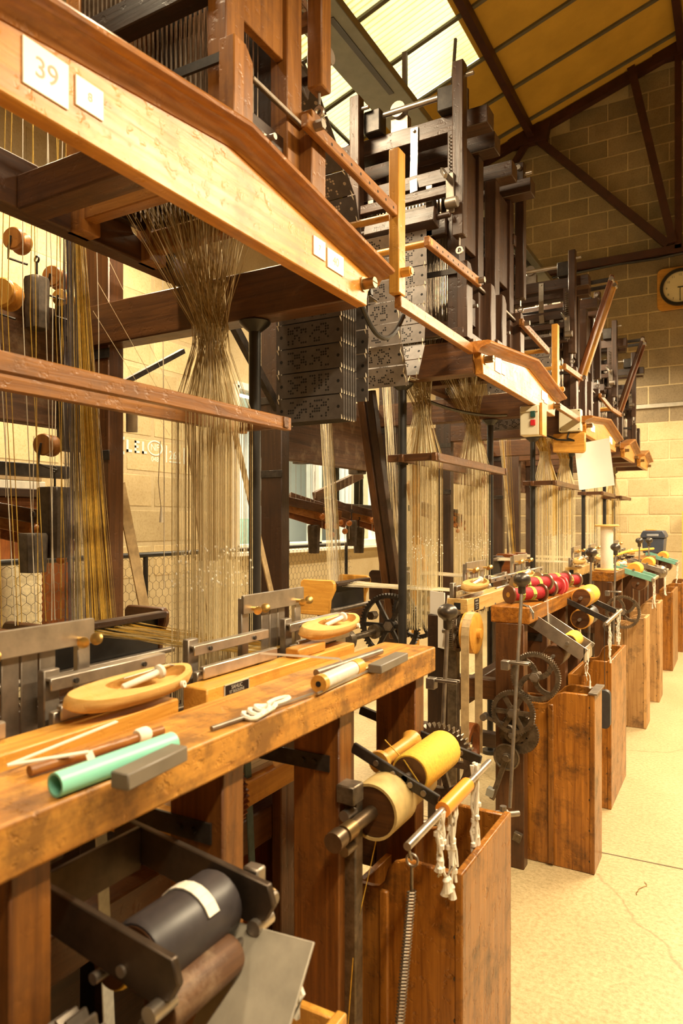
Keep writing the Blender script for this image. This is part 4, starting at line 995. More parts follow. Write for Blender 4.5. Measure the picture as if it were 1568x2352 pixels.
# iron weight hung beside the second bin
o = G().prism(rrect(-.515, .56, .05, .17, .022), 'y', 3.30, 3.335).thread([(-.515, 3.317, .64), (-.53, 3.40, .93)], .0015).build('iron_slab', plain('blue_grey_iron', (.07, .07, .07), .5, .5), smooth=True); centre(o); tag(o, 'flat dark iron weight hanging between the second and third bins', 'weight')

# ------------------------------------------------------------------ take-up frames with rolls
def roll(t, name, p, q, r, mat, core=None, n=24):
    p, q = Vector(p), Vector(q); d = (q - p); L = d.length
    b = G().lathe(p, d, [(r * .93, 0), (r, .006), (r, L - .006), (r * .93, L)], n).build(name, mat, t)
    g = G().cyl(p - d.normalized() * .002, p + d.normalized() * .003, r * .86, n); g.build('roll_end', core or wood('brown', 'x'), b)
    g = G().cyl(p - d.normalized() * .03, q + d.normalized() * .03, .008, 10); g.build('axle', DULL, b); return b
t = thing('takeup_frame', 'steel take-up frame with black rubber roller, lower left foreground', 'take-up frame', (-.75, .75, .80))
for y in (.645, .845):
    G().prism([(-.92, .845), (-.64, .80), (-.605, .81), (-.59, .835), (-.60, .865), (-.92, .905)], 'y', y - .006, y + .006).build('side_plate', plain('browned_steel', (.085, .062, .045), .4, .7, .4, 14), t, .002)
G().beam((-.86, .651, .862), (-.86, .839, .862), .008, .07).build('cross_plate', plain('browned_steel', (0, 0, 0)), t, .001)
roll(t, 'rubber_roller', (-.685, .665, .825), (-.685, .828, .825), .050, BLKRUB)
roll(t, 'yellow_roll', (-.735, .665, .80), (-.735, .828, .80), .034, YELT)
roll(t, 'rear_roll', (-.64, .66, .775), (-.64, .80, .775), .03, wood('rust', 'y'))
g = G()
for i in range(9):
    a0, a1 = math.pi * (.15 + i * .09), math.pi * (.15 + (i + 1) * .09)
    f = lambda a: (-.685 + .052 * math.cos(a), .765, .825 + .052 * math.sin(a)); g.beam(f(a0), f(a1), .022, .002, (math.cos(a0), 0, math.sin(a0)))
g.build('tape', WHITE_T, t)
for y in (.64, .85):
    g = G().cyl((-.62, y - .02, .80), (-.62, y + .02, .80), .012, 12); g.build('knob', STEEL, t)
G().beam((-.595, .84, .80), (-.585, .66, .60), .004, .16, (1, 0, .2)).build('guard_plate', plain('grey_lining', (0, 0, 0)), t, .001)
g = G().tube([(-.57, .845, .775), (-.562, .85, .74), (-.56, .85, .70)], .006, 6); g.tube([(-.56, .85, .74), (-.545, .845, .72), (-.55, .84, .69), (-.56, .85, .70)], .006, 6); g.build('knotted_cord', WHITE_T, t)
g = G().box(-.665, -.635, .862, .885, .80, .868); g.cyl((-.635, .875, .825), (-.61, .875, .825), .012, 12); g.build('bearing', DULL, t, .003)
G().cyl((-.64, .86, .81), (-.64, .905, .81), .014, 12).build('bush', OLDBRASS, t)
G().cyl((-.88, .45, .905), (-.88, .70, .905), .008, 10).build('pivot_rod', DULL, t)

g = G().gear((-.70, .60, .735), (0, -1, 0), .06, 20, .03, spokes=5, rim=.6, th=.16); g.build('ratchet_wheel', DULL, t)
t = thing('spool_arm', 'black iron arms holding the fat yellow spool and an orange tube', 'spool frame', (-.70, 1.6, .78))
for y, xb in ((1.45, -.79), (1.75, -.93)):
    G().beam((xb, y, .868), (-.575, y, .782), .010, .026).build('arm_bar', IRON, t, .002)
    g = G()
    for f in (.3, .5, .7, .85): g.cyl((xb + (-.575 - xb) * f, y - .009, .868 - .086 * f), (xb + (-.575 - xb) * f, y + .009, .868 - .086 * f), .007, 8)
    g.build('screw', DULL, t)
roll(t, 'yellow_spool', (-.655, 1.475, .818), (-.655, 1.69, .818), .048, YELT)
g = G().lathe((-.735, 1.475, .832), (0, 1, 0), [(.026, 0), (.028, .01), (.018, .03), (.016, .10), (.018, .17), (.028, .19), (.026, .20)], 18); g.build('small_spool', wood('yellow', 'y'), t)
b = G().pipe((-.695, 1.36, .765), (0, 1, 0), .062, .056, .108, 30).build('drum', plain('drum_skin', (.50, .36, .14), .6, 0, .2, 25), t)
G().cyl((-.695, 1.364, .765), (-.695, 1.374, .765), .058, 30).build('drum_end', wood('brown', 'x'), t)
g = G().cyl((-.705, 1.22, .755), (-.695, 1.38, .765), .015, 14); g.cyl((-.705, 1.21, .755), (-.705, 1.24, .756), .021, 16); g.build('drum_axle', plain('worn_bronze', (.20, .14, .085), .35, .8, .3), t)
roll(t, 'lower_roll', (-.70, 1.475, .735), (-.70, 1.68, .735), .034, plain('drum_skin', (.5, .36, .14)))
G().cyl((-.703, 1.25, .757), (-.702, 1.285, .758), .019, 16).build('bush', OLDBRASS, t)
g = G().box(-.745, -.715, 1.325, 1.36, 0, .80); g.box(-.745, -.70, 1.29, 1.335, .80, .84); g.build('iron_upright', GEARM, t, .003)
for zz in (.775, .70): G().cyl((-.725, 1.29, zz), (-.725, 1.33, zz), .012, 10).build('set_screw', DULL, t)
G().cyl((-.56, 1.25, .765), (-.56, 1.77, .775), .0085, 12).build('front_rod', STEEL, t)
G().cyl((-.56, 1.44, .769), (-.56, 1.60, .772), .0175, 14).build('orange_tube', ORANGE, t)
g = G().pipe((-.555, 1.26, .735), (0, 1, 0), .014, .010, .004, 12); g.tube([(-.56, 1.255, .765), (-.558, 1.258, .75), (-.556, 1.262, .735)], .003, 6); g.build('hook', DULL, t)
g = spring(G(), (-.556, 1.262, .675), (-.56, 1.19, .34), .0085, 58, .0018); g.tube([(-.556, 1.262, .725), (-.556, 1.262, .66)], .003, 6); g.build('coil_spring', GEARM, t)
def cords(t, p, n, ln, seed, r=.0022):
    rr = rng(seed); g = G()
    for i in range(n):
        a = Vector(p) + Vector((rr.uniform(-.010, .010), rr.uniform(-.016, .016), 0)); pts = [a + Vector((0, 0, .012))]; l = ln * rr.uniform(.6, 1.15)
        c = Vector(p) + Vector((0, 0, -l * .55))
        for k in range(7):
            q = a + Vector((0, 0, -l * (k + 1) / 7)); w = 1 - abs(k - 3) / 4; q = q.lerp(Vector((c.x, c.y, q.z)), .6 * w) + Vector((rr.uniform(-.005, .005), rr.uniform(-.005, .005), 0)); pts.append(q)
        g.tube(pts, r * rr.uniform(.8, 1.3), 5); g.ball(pts[rr.randrange(3, 7)], r * 2.4, (1, 1, 1.2), 7)
        if i % 3 == 1: g.lathe(pts[-1], (rr.uniform(-.2, .2), rr.uniform(-.2, .2), -1), [(r, 0), (r * 2.6, .008), (r * 2.0, .014), (r * 3.4, .034)], 8)
    g.build('knotted_cord', WHITE_T, t, kind='stuff')
cords(t, (-.56, 1.50, .76), 9, .16, 801, .003); cords(t, (-.57, 1.69, .78), 15, .24, 802, .003); cords(t, (-.56, 1.42, .76), 6, .13, 803, .003)
g = G().thread([(-.745, 1.53, .87), (-.665, 1.47, .85), (-.60, 1.45, .79), (-.56, 1.46, .77)], .0016); g.thread([(-.70, 1.47, .85), (-.70, 1.40, .70), (-.72, 1.33, .50), (-.73, 1.3, .2)], .0014); g.build('yellow_thread', YELT, t)

t = thing('takeup_frame', 'grey steel take-up tray with a yellow roll by the second bin', 'take-up frame', (-.63, 3.02, .86))
for y in (2.94, 3.10): G().beam((-.76, y, 1.0), (-.535, y, .862), .006, .055).build('side_plate', STEEL, t, .001)
G().beam((-.535, 2.937, .862), (-.535, 3.103, .862), .006, .058).build('end_plate', STEEL, t, .001)
G().beam((-.76, 2.94, 1.0), (-.76, 3.10, 1.0), .006, .05).build('end_plate', STEEL, t, .001)
roll(t, 'yellow_roll', (-.60, 2.955, .905), (-.60, 3.085, .905), .036, YELT)
roll(t, 'wooden_roll', (-.66, 2.955, .845), (-.66, 3.085, .845), .045, wood('brown', 'y'))
cords(t, (-.53, 2.96, .87), 3, .12, 811, .0015)
t = thing('spool_arm', 'black iron spool arms with two yellow-banded wooden rolls, second loom', 'spool frame', (-.62, 3.7, .95))
for y in (3.52, 3.86): G().beam((-.80, y, 1.05), (-.53, y, .93), .010, .026).build('arm_bar', IRON, t, .002)
for i, (x, z, r) in enumerate(((-.66, 1.03, .05), (-.665, .925, .05))):
    roll(t, 'wooden_roll', (x, 3.55, z), (x, 3.64, z), r, wood('yellow', 'y')); roll(t, 'yellow_roll' if i == 0 else 'black_roll', (x, 3.645, z), (x, 3.80, z), r * .98, YELT if i == 0 else BLKRUB)
G().cyl((-.525, 3.40, .93), (-.525, 3.9, .94), .009, 10).build('front_rod', STEEL, t)
cords(t, (-.525, 3.55, .93), 10, .17, 821, .0016); cords(t, (-.525, 3.80, .94), 8, .15, 822, .0016)
def teal(y, lab, m):
    t = thing('spool_arm', lab, 'spool frame', (-.62, y + .1, .95), 'spool arms on the far looms')
    for yy in (y, y + .22): G().beam((-.82, yy, 1.07), (-.53, yy, .985), .012, .04).build('arm_bar', m, t, .002)
    roll(t, 'yellow_roll', (-.66, y + .02, 1.05), (-.66, y + .2, 1.05), .05, YELT, wood('yellow', 'x')); roll(t, 'wooden_roll', (-.63, y + .02, .95), (-.63, y + .2, .95), .055, wood('brown', 'y'))
    G().cyl((-.525, y - .05, .985), (-.525, y + .3, .985), .012, 10).build('front_rod', STEEL, t); cords(t, (-.525, y + .05, .98), 7, .18, int(y * 100), .002)
teal(5.55, 'teal painted spool arms with a yellow roll on the third loom', TEAL)
teal(6.45, 'grey steel spool arms with a round weight on the third loom', DULL)
teal(7.85, 'teal painted spool arms near the far end of the row', TEAL)
o = G().ball((-.56, 6.5, .98), .055, (1, 1, 1), 16).build('round_weight', DULL); centre(o); tag(o, 'round grey iron weight on the far spool arms', 'weight')

# ------------------------------------------------------------------ hand levers
def lever(x, y, z, foot, lab, r=.033):
    t = thing('hand_lever', lab, 'lever', foot, 'ball-topped hand levers')
    G().tube([foot, ((x + foot[0]) / 2, (y + foot[1]) / 2, (z + foot[2]) / 2), (x, y, z - .03)], .0065, 10).build('rod', DULL, t)
    G().lathe((x, y, z - .055), (0, 0, 1), [(.012, 0), (.0145, .004), (.0145, .028), (.019, .033), (r * .9, .041), (r, .052), (r * .97, .062), (r * .75, .073), (r * .4, .079), (.001, .081)], 20).build('knob', KNOBM, t)
    a = Vector(foot).lerp(Vector((x, y, z)), .62); g = G(); g.box(a.x - .03, a.x + .045, a.y - .014, a.y - .008, a.z - .005, a.z + .005); g.box(a.x - .03, a.x + .045, a.y + .010, a.y + .016, a.z - .005, a.z + .005); g.box(a.x - .06, a.x - .03, a.y - .014, a.y + .016, a.z - .03, a.z + .005)
    g.build('lever_guide', DULL, t, .002)
lever(-.80, 2.10, 1.115, (-.80, 2.035, .55), 'ball-topped steel lever between the first two benches')
lever(-.705, 2.63, 1.185, (-.70, 2.45, .385), 'ball-topped steel lever in front of the gear train and crimson spools')
lever(-.70, 4.05, 1.235, (-.71, 4.0, .5), 'ball-topped steel lever at the far end of the second bench')
lever(-.705, 4.98, 1.235, (-.71, 4.9, .45), 'ball-topped steel lever right of the big white spool')
lever(-.74, 6.62, 1.24, (-.74, 6.6, .5), 'left of the two ball-topped levers near the toolbox'); lever(-.70, 7.0, 1.235, (-.71, 6.95, .5), 'right of the two ball-topped levers near the toolbox')

# ------------------------------------------------------------------ things on the nearest bench
BT = 1.0585
def rod_thing(name, p, q, r, mat, lab, cat, n=14, hollow=None):
    p, q = Vector(p), Vector(q); d = q - p
    g = G().pipe(p, d, r, hollow, d.length, n) if hollow else G().cyl(p, q, r, n)
    o = g.build(name, mat); centre(o); return tag(o, lab, cat)
rod_thing('cardboard_tube', (-.735, .577, BT + .0155), (-.727, .775, BT + .0155), .0155, CYAN, 'turquoise cardboard tube on the nearest bench', 'tube', 24, .0125)
def block_thing(c, sx, sy, sz, rz, lab):
    g = G(); p = [Vector((a * sx / 2, b * sy / 2)) for a, b in ((-1, -1), (1, -1), (1, 1), (-1, 1))]
    R = Matrix.Rotation(rz, 2); p = [R @ v + Vector(c[:2]) for v in p]
    o = g.prism([tuple(v) for v in p], 'z', c[2], c[2] + sz).build('steel_block', GREYP, bevel=.002); centre(o); tag(o, lab, 'block')
block_thing((-.690, .695, BT + .0005), .030, .125, .022, .10, 'dark grey metal bar beside the turquoise tube')
block_thing((-.715, 1.49, BT + .0005), .034, .17, .020, .06, 'dark grey metal bar at the far end of the nearest bench')
t = thing('wooden_pick', 'brown wooden stick with a tape loop behind the turquoise tube', 'stick', (-.82, .7, BT))
G().cyl((-.822, .605, BT + .009), (-.80, .83, BT + .009), .0075, 12).build('stick', wood('jaclight', 'y'), t)
g = G().lathe((-.805, .78, BT + .010), (0, 1, 0), [(.010, 0), (.012, .004), (.012, .02), (.010, .024)], 12); g.build('cap', WHITE_T, t)
g = G().beam((-.86, .60, BT + .012), (-.79, .675, BT + .02), .010, .002); g.beam((-.86, .60, BT + .012), (-.87, .80, BT + .02), .006, .002); g.beam((-.79, .675, BT + .02), (-.785, .678, BT + .004), .012, .002, (1, 0, 0)); g.build('tape', WHITE_T, t)
t = thing('thread_spool', 'white thread spool with wooden ends on the nearest bench', 'spool', (-.73, 1.28, BT), 'thread spools on the benches')
G().cyl((-.728, 1.205, BT + .018), (-.738, 1.355, BT + .018), .0165, 18).build('thread', plain('silver_thread', (.62, .58, .52), .4, 0, .1, 90), t)
for a, b in (((-.727, 1.19), (-.728, 1.207)), ((-.738, 1.353), (-.739, 1.385))): G().cyl((*a, BT + .018), (*b, BT + .018), .018, 18).build('spool_end', wood('yellow', 'y'), t)
G().cyl((-.7268, 1.1893, BT + .018), (-.727, 1.191, BT + .018), .006, 10).build('bore', HOLE, t)
t = thing('screwdriver', 'steel hook tool tied with white yarn lying on the nearest bench', 'tool', (-.735, 1.0, BT))
G().cyl((-.745, .885, BT + .005), (-.738, .97, BT + .005), .004, 10).build('handle', DULL, t)
G().tube([(-.738, .97, BT + .005), (-.728, 1.08, BT + .006), (-.722, 1.16, BT + .006)], .0028, 8).build('shaft', STEEL, t)
g = G()
for i in range(3):
    c = Vector((-.735, .985 + i * .018, BT + .006)); g.tube([c + Vector((.016 * math.cos(a), .022 * math.sin(a), .003 * math.sin(2 * a) + .002 * i)) for a in [k * math.pi / 6 for k in range(13)]], .0045, 6)
c = Vector((-.74, 1.07, BT + .007)); g.tube([c + Vector((.010 * math.cos(a), .032 * math.sin(a), .003)) for a in [k * math.pi / 6 for k in range(13)]], .004, 6)
g.build('yarn', WHITE_T, t)
rod_thing('long_needle', (-.718, 1.17, BT + .004), (-.735, 1.58, BT + .004), .003, STEEL, 'long thin steel needle along the edge of the nearest bench', 'needle', 8)
t = thing('picking_stick', 'metal rod with a white cord on the nearest bench near the far shuttle', 'stick', (-.79, 1.45, BT))
G().cyl((-.80, 1.30, BT + .012), (-.79, 1.60, BT + .012), .008, 10).build('rod', DULL, t)
G().thread([(-.95, 1.30, 1.10), (-.80, 1.40, 1.085), (-.79, 1.41, 1.07)], .003).build('cord', WHITE_T, t)
o = G().box(-.775, -.735, 1.40, 1.47, BT + .0005, BT + .010).build('wood_scrap', wood('yellow', 'y'), bevel=.003); centre(o); tag(o, 'small yellow wooden offcut by the metal bar on the bench', 'offcut')

# ------------------------------------------------------------------ crimson spools on the second bench
def yarn_spool(p, q, lab, fl, r=.027, thread=REDT, band=True, fr=.039, seed=0):
    p, q = Vector(p), Vector(q); d = (q - p).normalized(); L = (q - p).length
    t = thing('yarn_spool', lab, 'spool', (p + q) / 2 - Vector((0, 0, fr)), 'crimson yarn spools on the second bench')
    G().cyl(p + d * .006, q - d * .006, r, 20).build('yarn', thread, t)
    for a, s in ((p, 1), (q, -1)): 
        f = G().lathe(a, d * s, [(fr * .5, -.002), (fr * .96, 0), (fr, .004), (fr * .96, .009), (r, .010)], 24).build('flange', fl, t)
        G().cyl(a - d * s * .003, a, fr * .28, 14).build('bore', BRASS, f)
    if band:
        g = G(); rr = rng(seed); u, v, w = frame(d)
        for b0 in (.28, .62):
            for k in range(5):
                o1, o2 = b0 + rr.uniform(-.06, .06), b0 + rr.uniform(-.04, .14)
                g.tube([p + d * L * (o1 + (o2 - o1) * i / 12) + (u * math.cos(i / 12 * 6.28) + v * math.sin(i / 12 * 6.28)) * (r + .001) for i in range(13)], .0024, 4)
        g.build('green_yarn', GREENT, t)
    return t
FB = plain('brown_flange', (.13, .05, .02), .35, 0, .2, 15); FM = plain('tin_flange', (.33, .25, .17), .35, .7, .2, 15)
zb = BT + .0365
yarn_spool((-.835, 2.905, zb), (-.735, 3.075, zb), 'front crimson spool banded with green yarn, brown flange', FB, seed=1)
s2 = yarn_spool((-.838, 3.02, zb + .035), (-.742, 3.20, zb + .035), 'crimson spool with a round blue label on its flange', FM, seed=2)
d = (Vector((-.742, 3.20, 0)) - Vector((-.838, 3.02, 0))).normalized(); c = Vector((-.742, 3.20, zb + .035))
G().cyl(c + d * .002, c + d * .004, .031, 24).build('label_disc', BLUEL, s2)
yarn_spool((-.85, 3.14, zb), (-.745, 3.31, zb), 'crimson spool behind the blue-labelled one', FM, seed=3)
for i in range(2): yarn_spool((-.83, 3.28 + i * .10, zb), (-.738, 3.43 + i * .075, zb), ['crimson spool with a coral plastic flange, nearer one', 'crimson spool with a coral plastic flange, farther one'][i], PINK, band=False, seed=4 + i, fr=.043)
yarn_spool((-.86, 3.50, zb + .02), (-.755, 3.67, zb + .02), 'crimson spool with green yarn and a bright tin flange', FM, seed=6)
yarn_spool((-.84, 3.68, zb), (-.735, 3.85, zb), 'last crimson spool at the far end of the second bench', FM, seed=7)
g = G()
for k in range(2): g.tube([(-.77 + k * .008, 2.86, BT + .004), (-.735 + k * .01, 2.815, BT + .004), (-.71 + k * .006, 2.80, BT - .02), (-.705, 2.80, BT - .045)], .003, 6)
o = g.build('looped_tool', DULL); centre(o); tag(o, 'bent wire loop hanging over the corner of the second bench', 'wire loop')
g = G()
for x, y, l in ((-.716, 3.09, .16), (-.716, 3.11, .2)):
    g.thread([(-.735, y, BT + .03), (x, y - .01, BT), (x + .006, y - .02, BT - l * .5), (x + .002, y + .02, BT - l)], .0014)
o = g.build('hanging_yarn', WHITE_T); centre(o); tag(o, 'two loose white yarn ends hanging off the second bench', 'yarn')

# ------------------------------------------------------------------ things on the third and far benches
t = thing('thread_spool', 'tall white thread spool with yellow wooden flanges on the third bench', 'spool', (-.80, 5.24, BT), 'thread spools on the benches')
for z0, m in ((BT, 0), (BT + .312, 1)): G().lathe((-.80, 5.24, z0), (0, 0, 1), [(.078, 0), (.083, .004), (.083, .010), (.076, .015)], 28).build('flange', wood('pale', 'x'), t)
G().cyl((-.80, 5.24, BT + .015), (-.80, 5.24, BT + .312), .043, 24).build('thread', plain('wound_white_thread', (.78, .70, .56), .6, 0, .08, 120, .2), t)
t = thing('toolbox', 'blue-grey plastic toolbox on the bench by the end wall', 'toolbox', (-.80, 8.55, BT))
G().prism([(-.90, BT), (-.70, BT), (-.685, BT + .17), (-.915, BT + .17)], 'y', 8.38, 8.74).build('body', NAVY, t, .008)
G().prism([(-.925, BT + .17), (-.675, BT + .17), (-.675, BT + .20), (-.70, BT + .25), (-.90, BT + .25), (-.925, BT + .20)], 'y', 8.36, 8.76).build('lid', NAVY, t, .006)
G().box(-.86, -.74, 8.352, 8.366, BT + .19, BT + .215).build('latch', plain('pale_latch', (.35, .36, .40), .4), t, .003)
G().box(-.88, -.78, 8.42, 8.6, BT + .25, BT + .262).build('lid_tray', ORANGE, t, .003)
o = G().tube([(-.95, 6.55, 1.10), (-.88, 6.8, 1.13), (-.80, 7.3, 1.135), (-.74, 7.8, 1.13)], .012, 8).build('yellow_hose', YELT); centre(o); tag(o, 'thin yellow hose lying across the far benches', 'hose')
t = thing('ladder_frame', 'yellow metal frame standing by the end wall at the right edge', 'frame', (-.42, 10.15, 0))
for x in (-.60, -.05): G().box(x - .012, x + .012, 10.13, 10.16, 0, 1.55).build('upright', plain('yellow_paint', (.72, .48, .03), .4), t, .002)
for z in (.6, 1.53): G().box(-.60, -.05, 10.13, 10.16, z - .012, z + .012).build('rung', plain('yellow_paint', (.72, .48, .03), .4), t, .002)
for i, (x, y, n) in enumerate([(-.82, 5.55, 'wooden peg'), (-.80, 5.8, 'bobbin'), (-.83, 6.05, 'bobbin')]):
    o = G().lathe((x, y, BT + .02), (.5, 1, 0), [(.02, 0), (.02, .008), (.011, .014), (.011, .07), (.02, .076), (.02, .084)], 14).build('small_bobbin', [wood('pale', 'y'), WHITE_T, wood('yellow', 'y')][i]); centre(o)
    tag(o, ['small pale wooden bobbin', 'small white bobbin', 'small orange wooden bobbin'][i] + ' lying behind the tall white spool', 'bobbin', 'small bobbins on the third bench')

# ------------------------------------------------------------------ electrics, paper
t = thing('switch_box', 'cream switch box with green and red buttons under the second cornice', 'switch box', (-.95, 3.74, 1.86))
G().box(-1.004, -.902, 3.70, 3.78, 1.862, 2.02).build('case', CREAMP, t, .006, seg=2); G().box(-1.0, -.906, 3.69, 3.701, 1.985, 2.015).build('lid', CREAMP, t, .002)
G().box(-.945, -.92, 3.688, 3.70, 1.955, 1.988).build('green_button', GREENB, t, .002); G().box(-.945, -.92, 3.688, 3.70, 1.912, 1.942).build('red_button', REDB, t, .002)
G().box(-.90, -.885, 3.70, 3.80, 1.86, 2.03).build('backboard', wood('yellow', 'z'), t, .002)
t = thing('junction_box', 'cream junction box on the near end of the third loom', 'junction box', (-1.0, 5.06, 2.04))
G().box(-1.086, -.938, 5.02, 5.095, 2.037, 2.19).build('case', CREAMP, t, .005, seg=2)
g = G()
for x in (-1.075, -.95):
    for z in (2.05, 2.178): g.cyl((x, 5.018, z), (x, 5.022, z), .004, 8)
g.build('screw', IRON, t); g = G().tube([(-1.02, 5.05, 2.04), (-1.03, 5.03, 1.99), (-.98, 5.02, 1.97), (-1.1, 5.04, 1.985), (-1.2, 5.06, 2.03)], .007, 8); g.build('cable', BLACK, t)
o = G().prism([(-1.137, 1.90), (-.93, 1.884), (-.914, 1.90), (-.914, 2.03), (-1.137, 2.03)], 'y', 5.06, 5.09).build('notice_board', wood('yellow', 'x'), bevel=.006); centre(o); tag(o, 'orange wooden board under the cream junction box', 'board')
t = thing('hanging_paper', 'white printed sheet clipped under the third cornice', 'paper', (-.86, 5.16, 1.62))
g = G(); nx, nz = 6, 6; vs = []; fs = []
for j in range(nz + 1):
    for i in range(nx + 1):
        u, v = i / nx, j / nz; x = -.985 + .235 * u + (-.02 + .035 * (1 - v)); z = 1.63 + .33 * v + .03 * u; y = 5.14 + .02 * math.sin(u * 3) + .012 * (1 - v) * u
        vs.append((x, y, z))
for dy in (0, .0012): g.add([(a, b + dy, c) for a, b, c in vs], [(j * (nx + 1) + i, j * (nx + 1) + i + 1, (j + 1) * (nx + 1) + i + 1, (j + 1) * (nx + 1) + i) for j in range(nz) for i in range(nx)])
g.build('sheet', PAPER, t); G().box(-.965, -.935, 5.125, 5.155, 1.955, 2.005).build('clip', IRON, t, .002)
o = G().tube([(-1.3 + .2 * i / 10, 3.0 + .78 * i / 10, 1.96 + .03 * (2 * i / 10 - 1) ** 2) for i in range(11)], .008, 6).build('cable', BLACK); centre(o); tag(o, 'black cable sagging under the second loom to the switch box', 'cable')
o = G().tube([(-1.0, 1.83 + .37 * i / 12, 1.985 + .13 * (2 * i / 12 - 1) ** 2 + .03 * (1 - i / 12)) for i in range(13)], .008, 8).build('cable', BLACK); centre(o); tag(o, 'black cable loop hanging from the end of the nearest cornice', 'cable')

# ------------------------------------------------------------------ creel weights and pulleys behind the looms
def pulley(c, lab, r=.036, tilt=.35, m='yellow'):
    t = thing('wooden_pulley', lab, 'pulley', c, 'wooden pulleys hanging behind the nearest loom'); ax = Vector((math.sin(tilt), -math.cos(tilt), 0))
    G().lathe(Vector(c) - ax * .03, ax, [(r * .9, 0), (r, .004), (r, .012), (r * .62, .022), (r * .62, .038), (r, .048), (r, .056), (r * .9, .06)], 22).build('wheel', wood(m, 'z'), t)
    q = Vector(c) + ax * .036; G().tube([q + Vector((0, 0, .004)), q + Vector((-.01, 0, -.03)), q + Vector((-.012, 0, -.065)), q + Vector((.04, .03, -.085))], .004, 6).build('wire_hook', IRON, t)
pulley((-2.0, 1.43, 2.30), 'upper left wooden pulley behind the nearest loom', m='jaclight'); pulley((-1.98, 1.375, 2.11), 'large wooden pulley at the left photo edge', .046)
pulley((-2.0, 1.575, 2.225), 'wooden pulley beside the golden warp bundle', m='jaclight'); pulley((-1.98, 1.59, 2.155), 'small yellow pulley just below another by the warp bundle', .028)
pulley((-1.98, 1.525, 1.655), 'lone wooden pulley under the rear board of the nearest loom', m='jaclight')
def weight(c, sx, sy, sz, lab, taper=.7):
    t = thing('iron_weight', lab, 'weight', (c[0], c[1], c[2] - sz / 2), 'iron weights hanging behind the looms')
    x, y, z = c; vs = []
    for zz, k in ((-.5, taper), (.42, 1), (.5, .9)): vs += [(x + a * sx / 2 * k, y + b * sy / 2 * k, z + zz * sz) for a, b in ((-1, -.6), (-.6, -1), (.6, -1), (1, -.6), (1, .6), (.6, 1), (-.6, 1), (-1, .6))]
    fs = [tuple(range(7, -1, -1)), tuple(range(16, 24))] + [(j * 8 + i, j * 8 + (i + 1) % 8, (j + 1) * 8 + (i + 1) % 8, (j + 1) * 8 + i) for j in range(2) for i in range(8)]
    G().add(vs, fs).build('block', plain('rusty_iron', (.085, .065, .048), .55, .35, .45, 35, .3), t, .002)
    g = G().tube([(x, y, z + sz * .5), (x, y, z + sz * .5 + .05)], .004, 6); g.pipe((x, y - .003, z + sz * .5 + .06), (0, 1, 0), .012, .008, .006, 12); g.build('eye', IRON, t)
    g = G(); g.thread([(x, y, z + sz * .5 + .07), (x + .005, y, z + sz * .5 + .32)], .0018); g.build('cord', LACE, t)
weight((-2.0, 1.50, 2.12), .07, .07, .17, 'black tapered iron weight between the pulleys, nearest loom', .85)
weight((-2.02, 1.66, 1.80), .10, .10, .30, 'big black weight hanging beside the golden warp bundle', .9)
weight((-2.02, 1.585, 1.40), .10, .10, .24, 'tapered rusty weight hanging at lower left', .72)
weight((-2.02, 1.50, 1.30), .08, .08, .13, 'stubby dark weight left of the tapered rusty one', .9)
weight((-2.0, 1.62, 2.10), .07, .06, .14, 'black weight behind the small yellow pulley', .9)
for i, (y, z) in enumerate([(3.30, 1.86), (3.95, 1.84), (3.55, 1.30), (4.02, 1.33), (3.22, 1.22), (4.30, 1.90), (4.12, 1.28)]):
    weight((-2.12 if z > 1.7 else -2.2, y, z), .12 if z > 1.7 else .07, .10 if z > 1.7 else .06, .26 if z > 1.7 else .17, ['broad dark weight behind the folded cards', 'tall dark weight right of the white warp, second loom', 'slim weight below the lever arms, left one', 'slim weight below the lever arms, right one', 'oval weight hanging by the dark rear post', 'small weight by the dark post behind the second loom', 'rounded weight beside the far lever arms'][i], .85)
def lever_rack(y0, n, lab, zb=1.50, x=-2.25, dz=-.035, ln=.36):
    t = thing('lever_rack', lab, 'lever rack', (x, y0, zb - .2), 'racks of wooden tension levers behind the looms')
    for i in range(n):
        y = y0 + i * .055; z = zb + dz * (i % 3)
        a = G().beam((x - .10, y - .12, z + .03), (x + .12, y + ln - .12, z - .05 - .02 * (i % 4)), .016, .05).build('lever_arm', wood(['brown', 'jaclight', 'red'][i % 3], 'y'), t, .003)
        q = Vector((x + .12, y + ln - .13, z - .095 - .02 * (i % 4))); G().ball(q, .019, (1, 1, 1), 14).build('bead', BEAD, a)
        g = G().thread([(x - .02, y + .05, z + .02), (x - .02, y + .05, 1.95)], .0014); g.thread([q, q + Vector((0, 0, -.10))], .0014); g.build('cord', LACE, a)
lever_rack(1.36, 4, 'wooden tension levers with beads at the left photo edge', 1.47)
lever_rack(3.30, 7, 'wooden tension levers with beads behind the second loom', 1.53); lever_rack(3.95, 4, 'wooden tension levers with beads near the dark rear post', 1.51)
lever_rack(5.5, 6, 'wooden tension levers behind the third loom', 1.53)
o = G().cyl((-1.84, 1.76, 1.86), (-1.86, 1.78, 1.72), .02, 16).build('steel_cylinder', STEEL); centre(o); tag(o, 'shiny steel cylinder hanging on the rear post of the nearest loom', 'cylinder')
g = G().thread([(-1.85, 1.92, 2.5), (-1.85, 1.93, 1.55), (-1.86, 1.94, 1.15)], .0022); g.thread([(-1.85, 1.91, 1.7), (-1.85, 1.90, 1.55), (-1.86, 1.925, 1.45)], .002); g.lathe((-1.86, 1.925, 1.46), (0, 0, -1), [(.003, 0), (.008, .06)], 8)
o = g.build('tasselled_string', LACE); centre(o); tag(o, 'thin cord with a tassel hanging in front of the stencilled wall', 'cord')
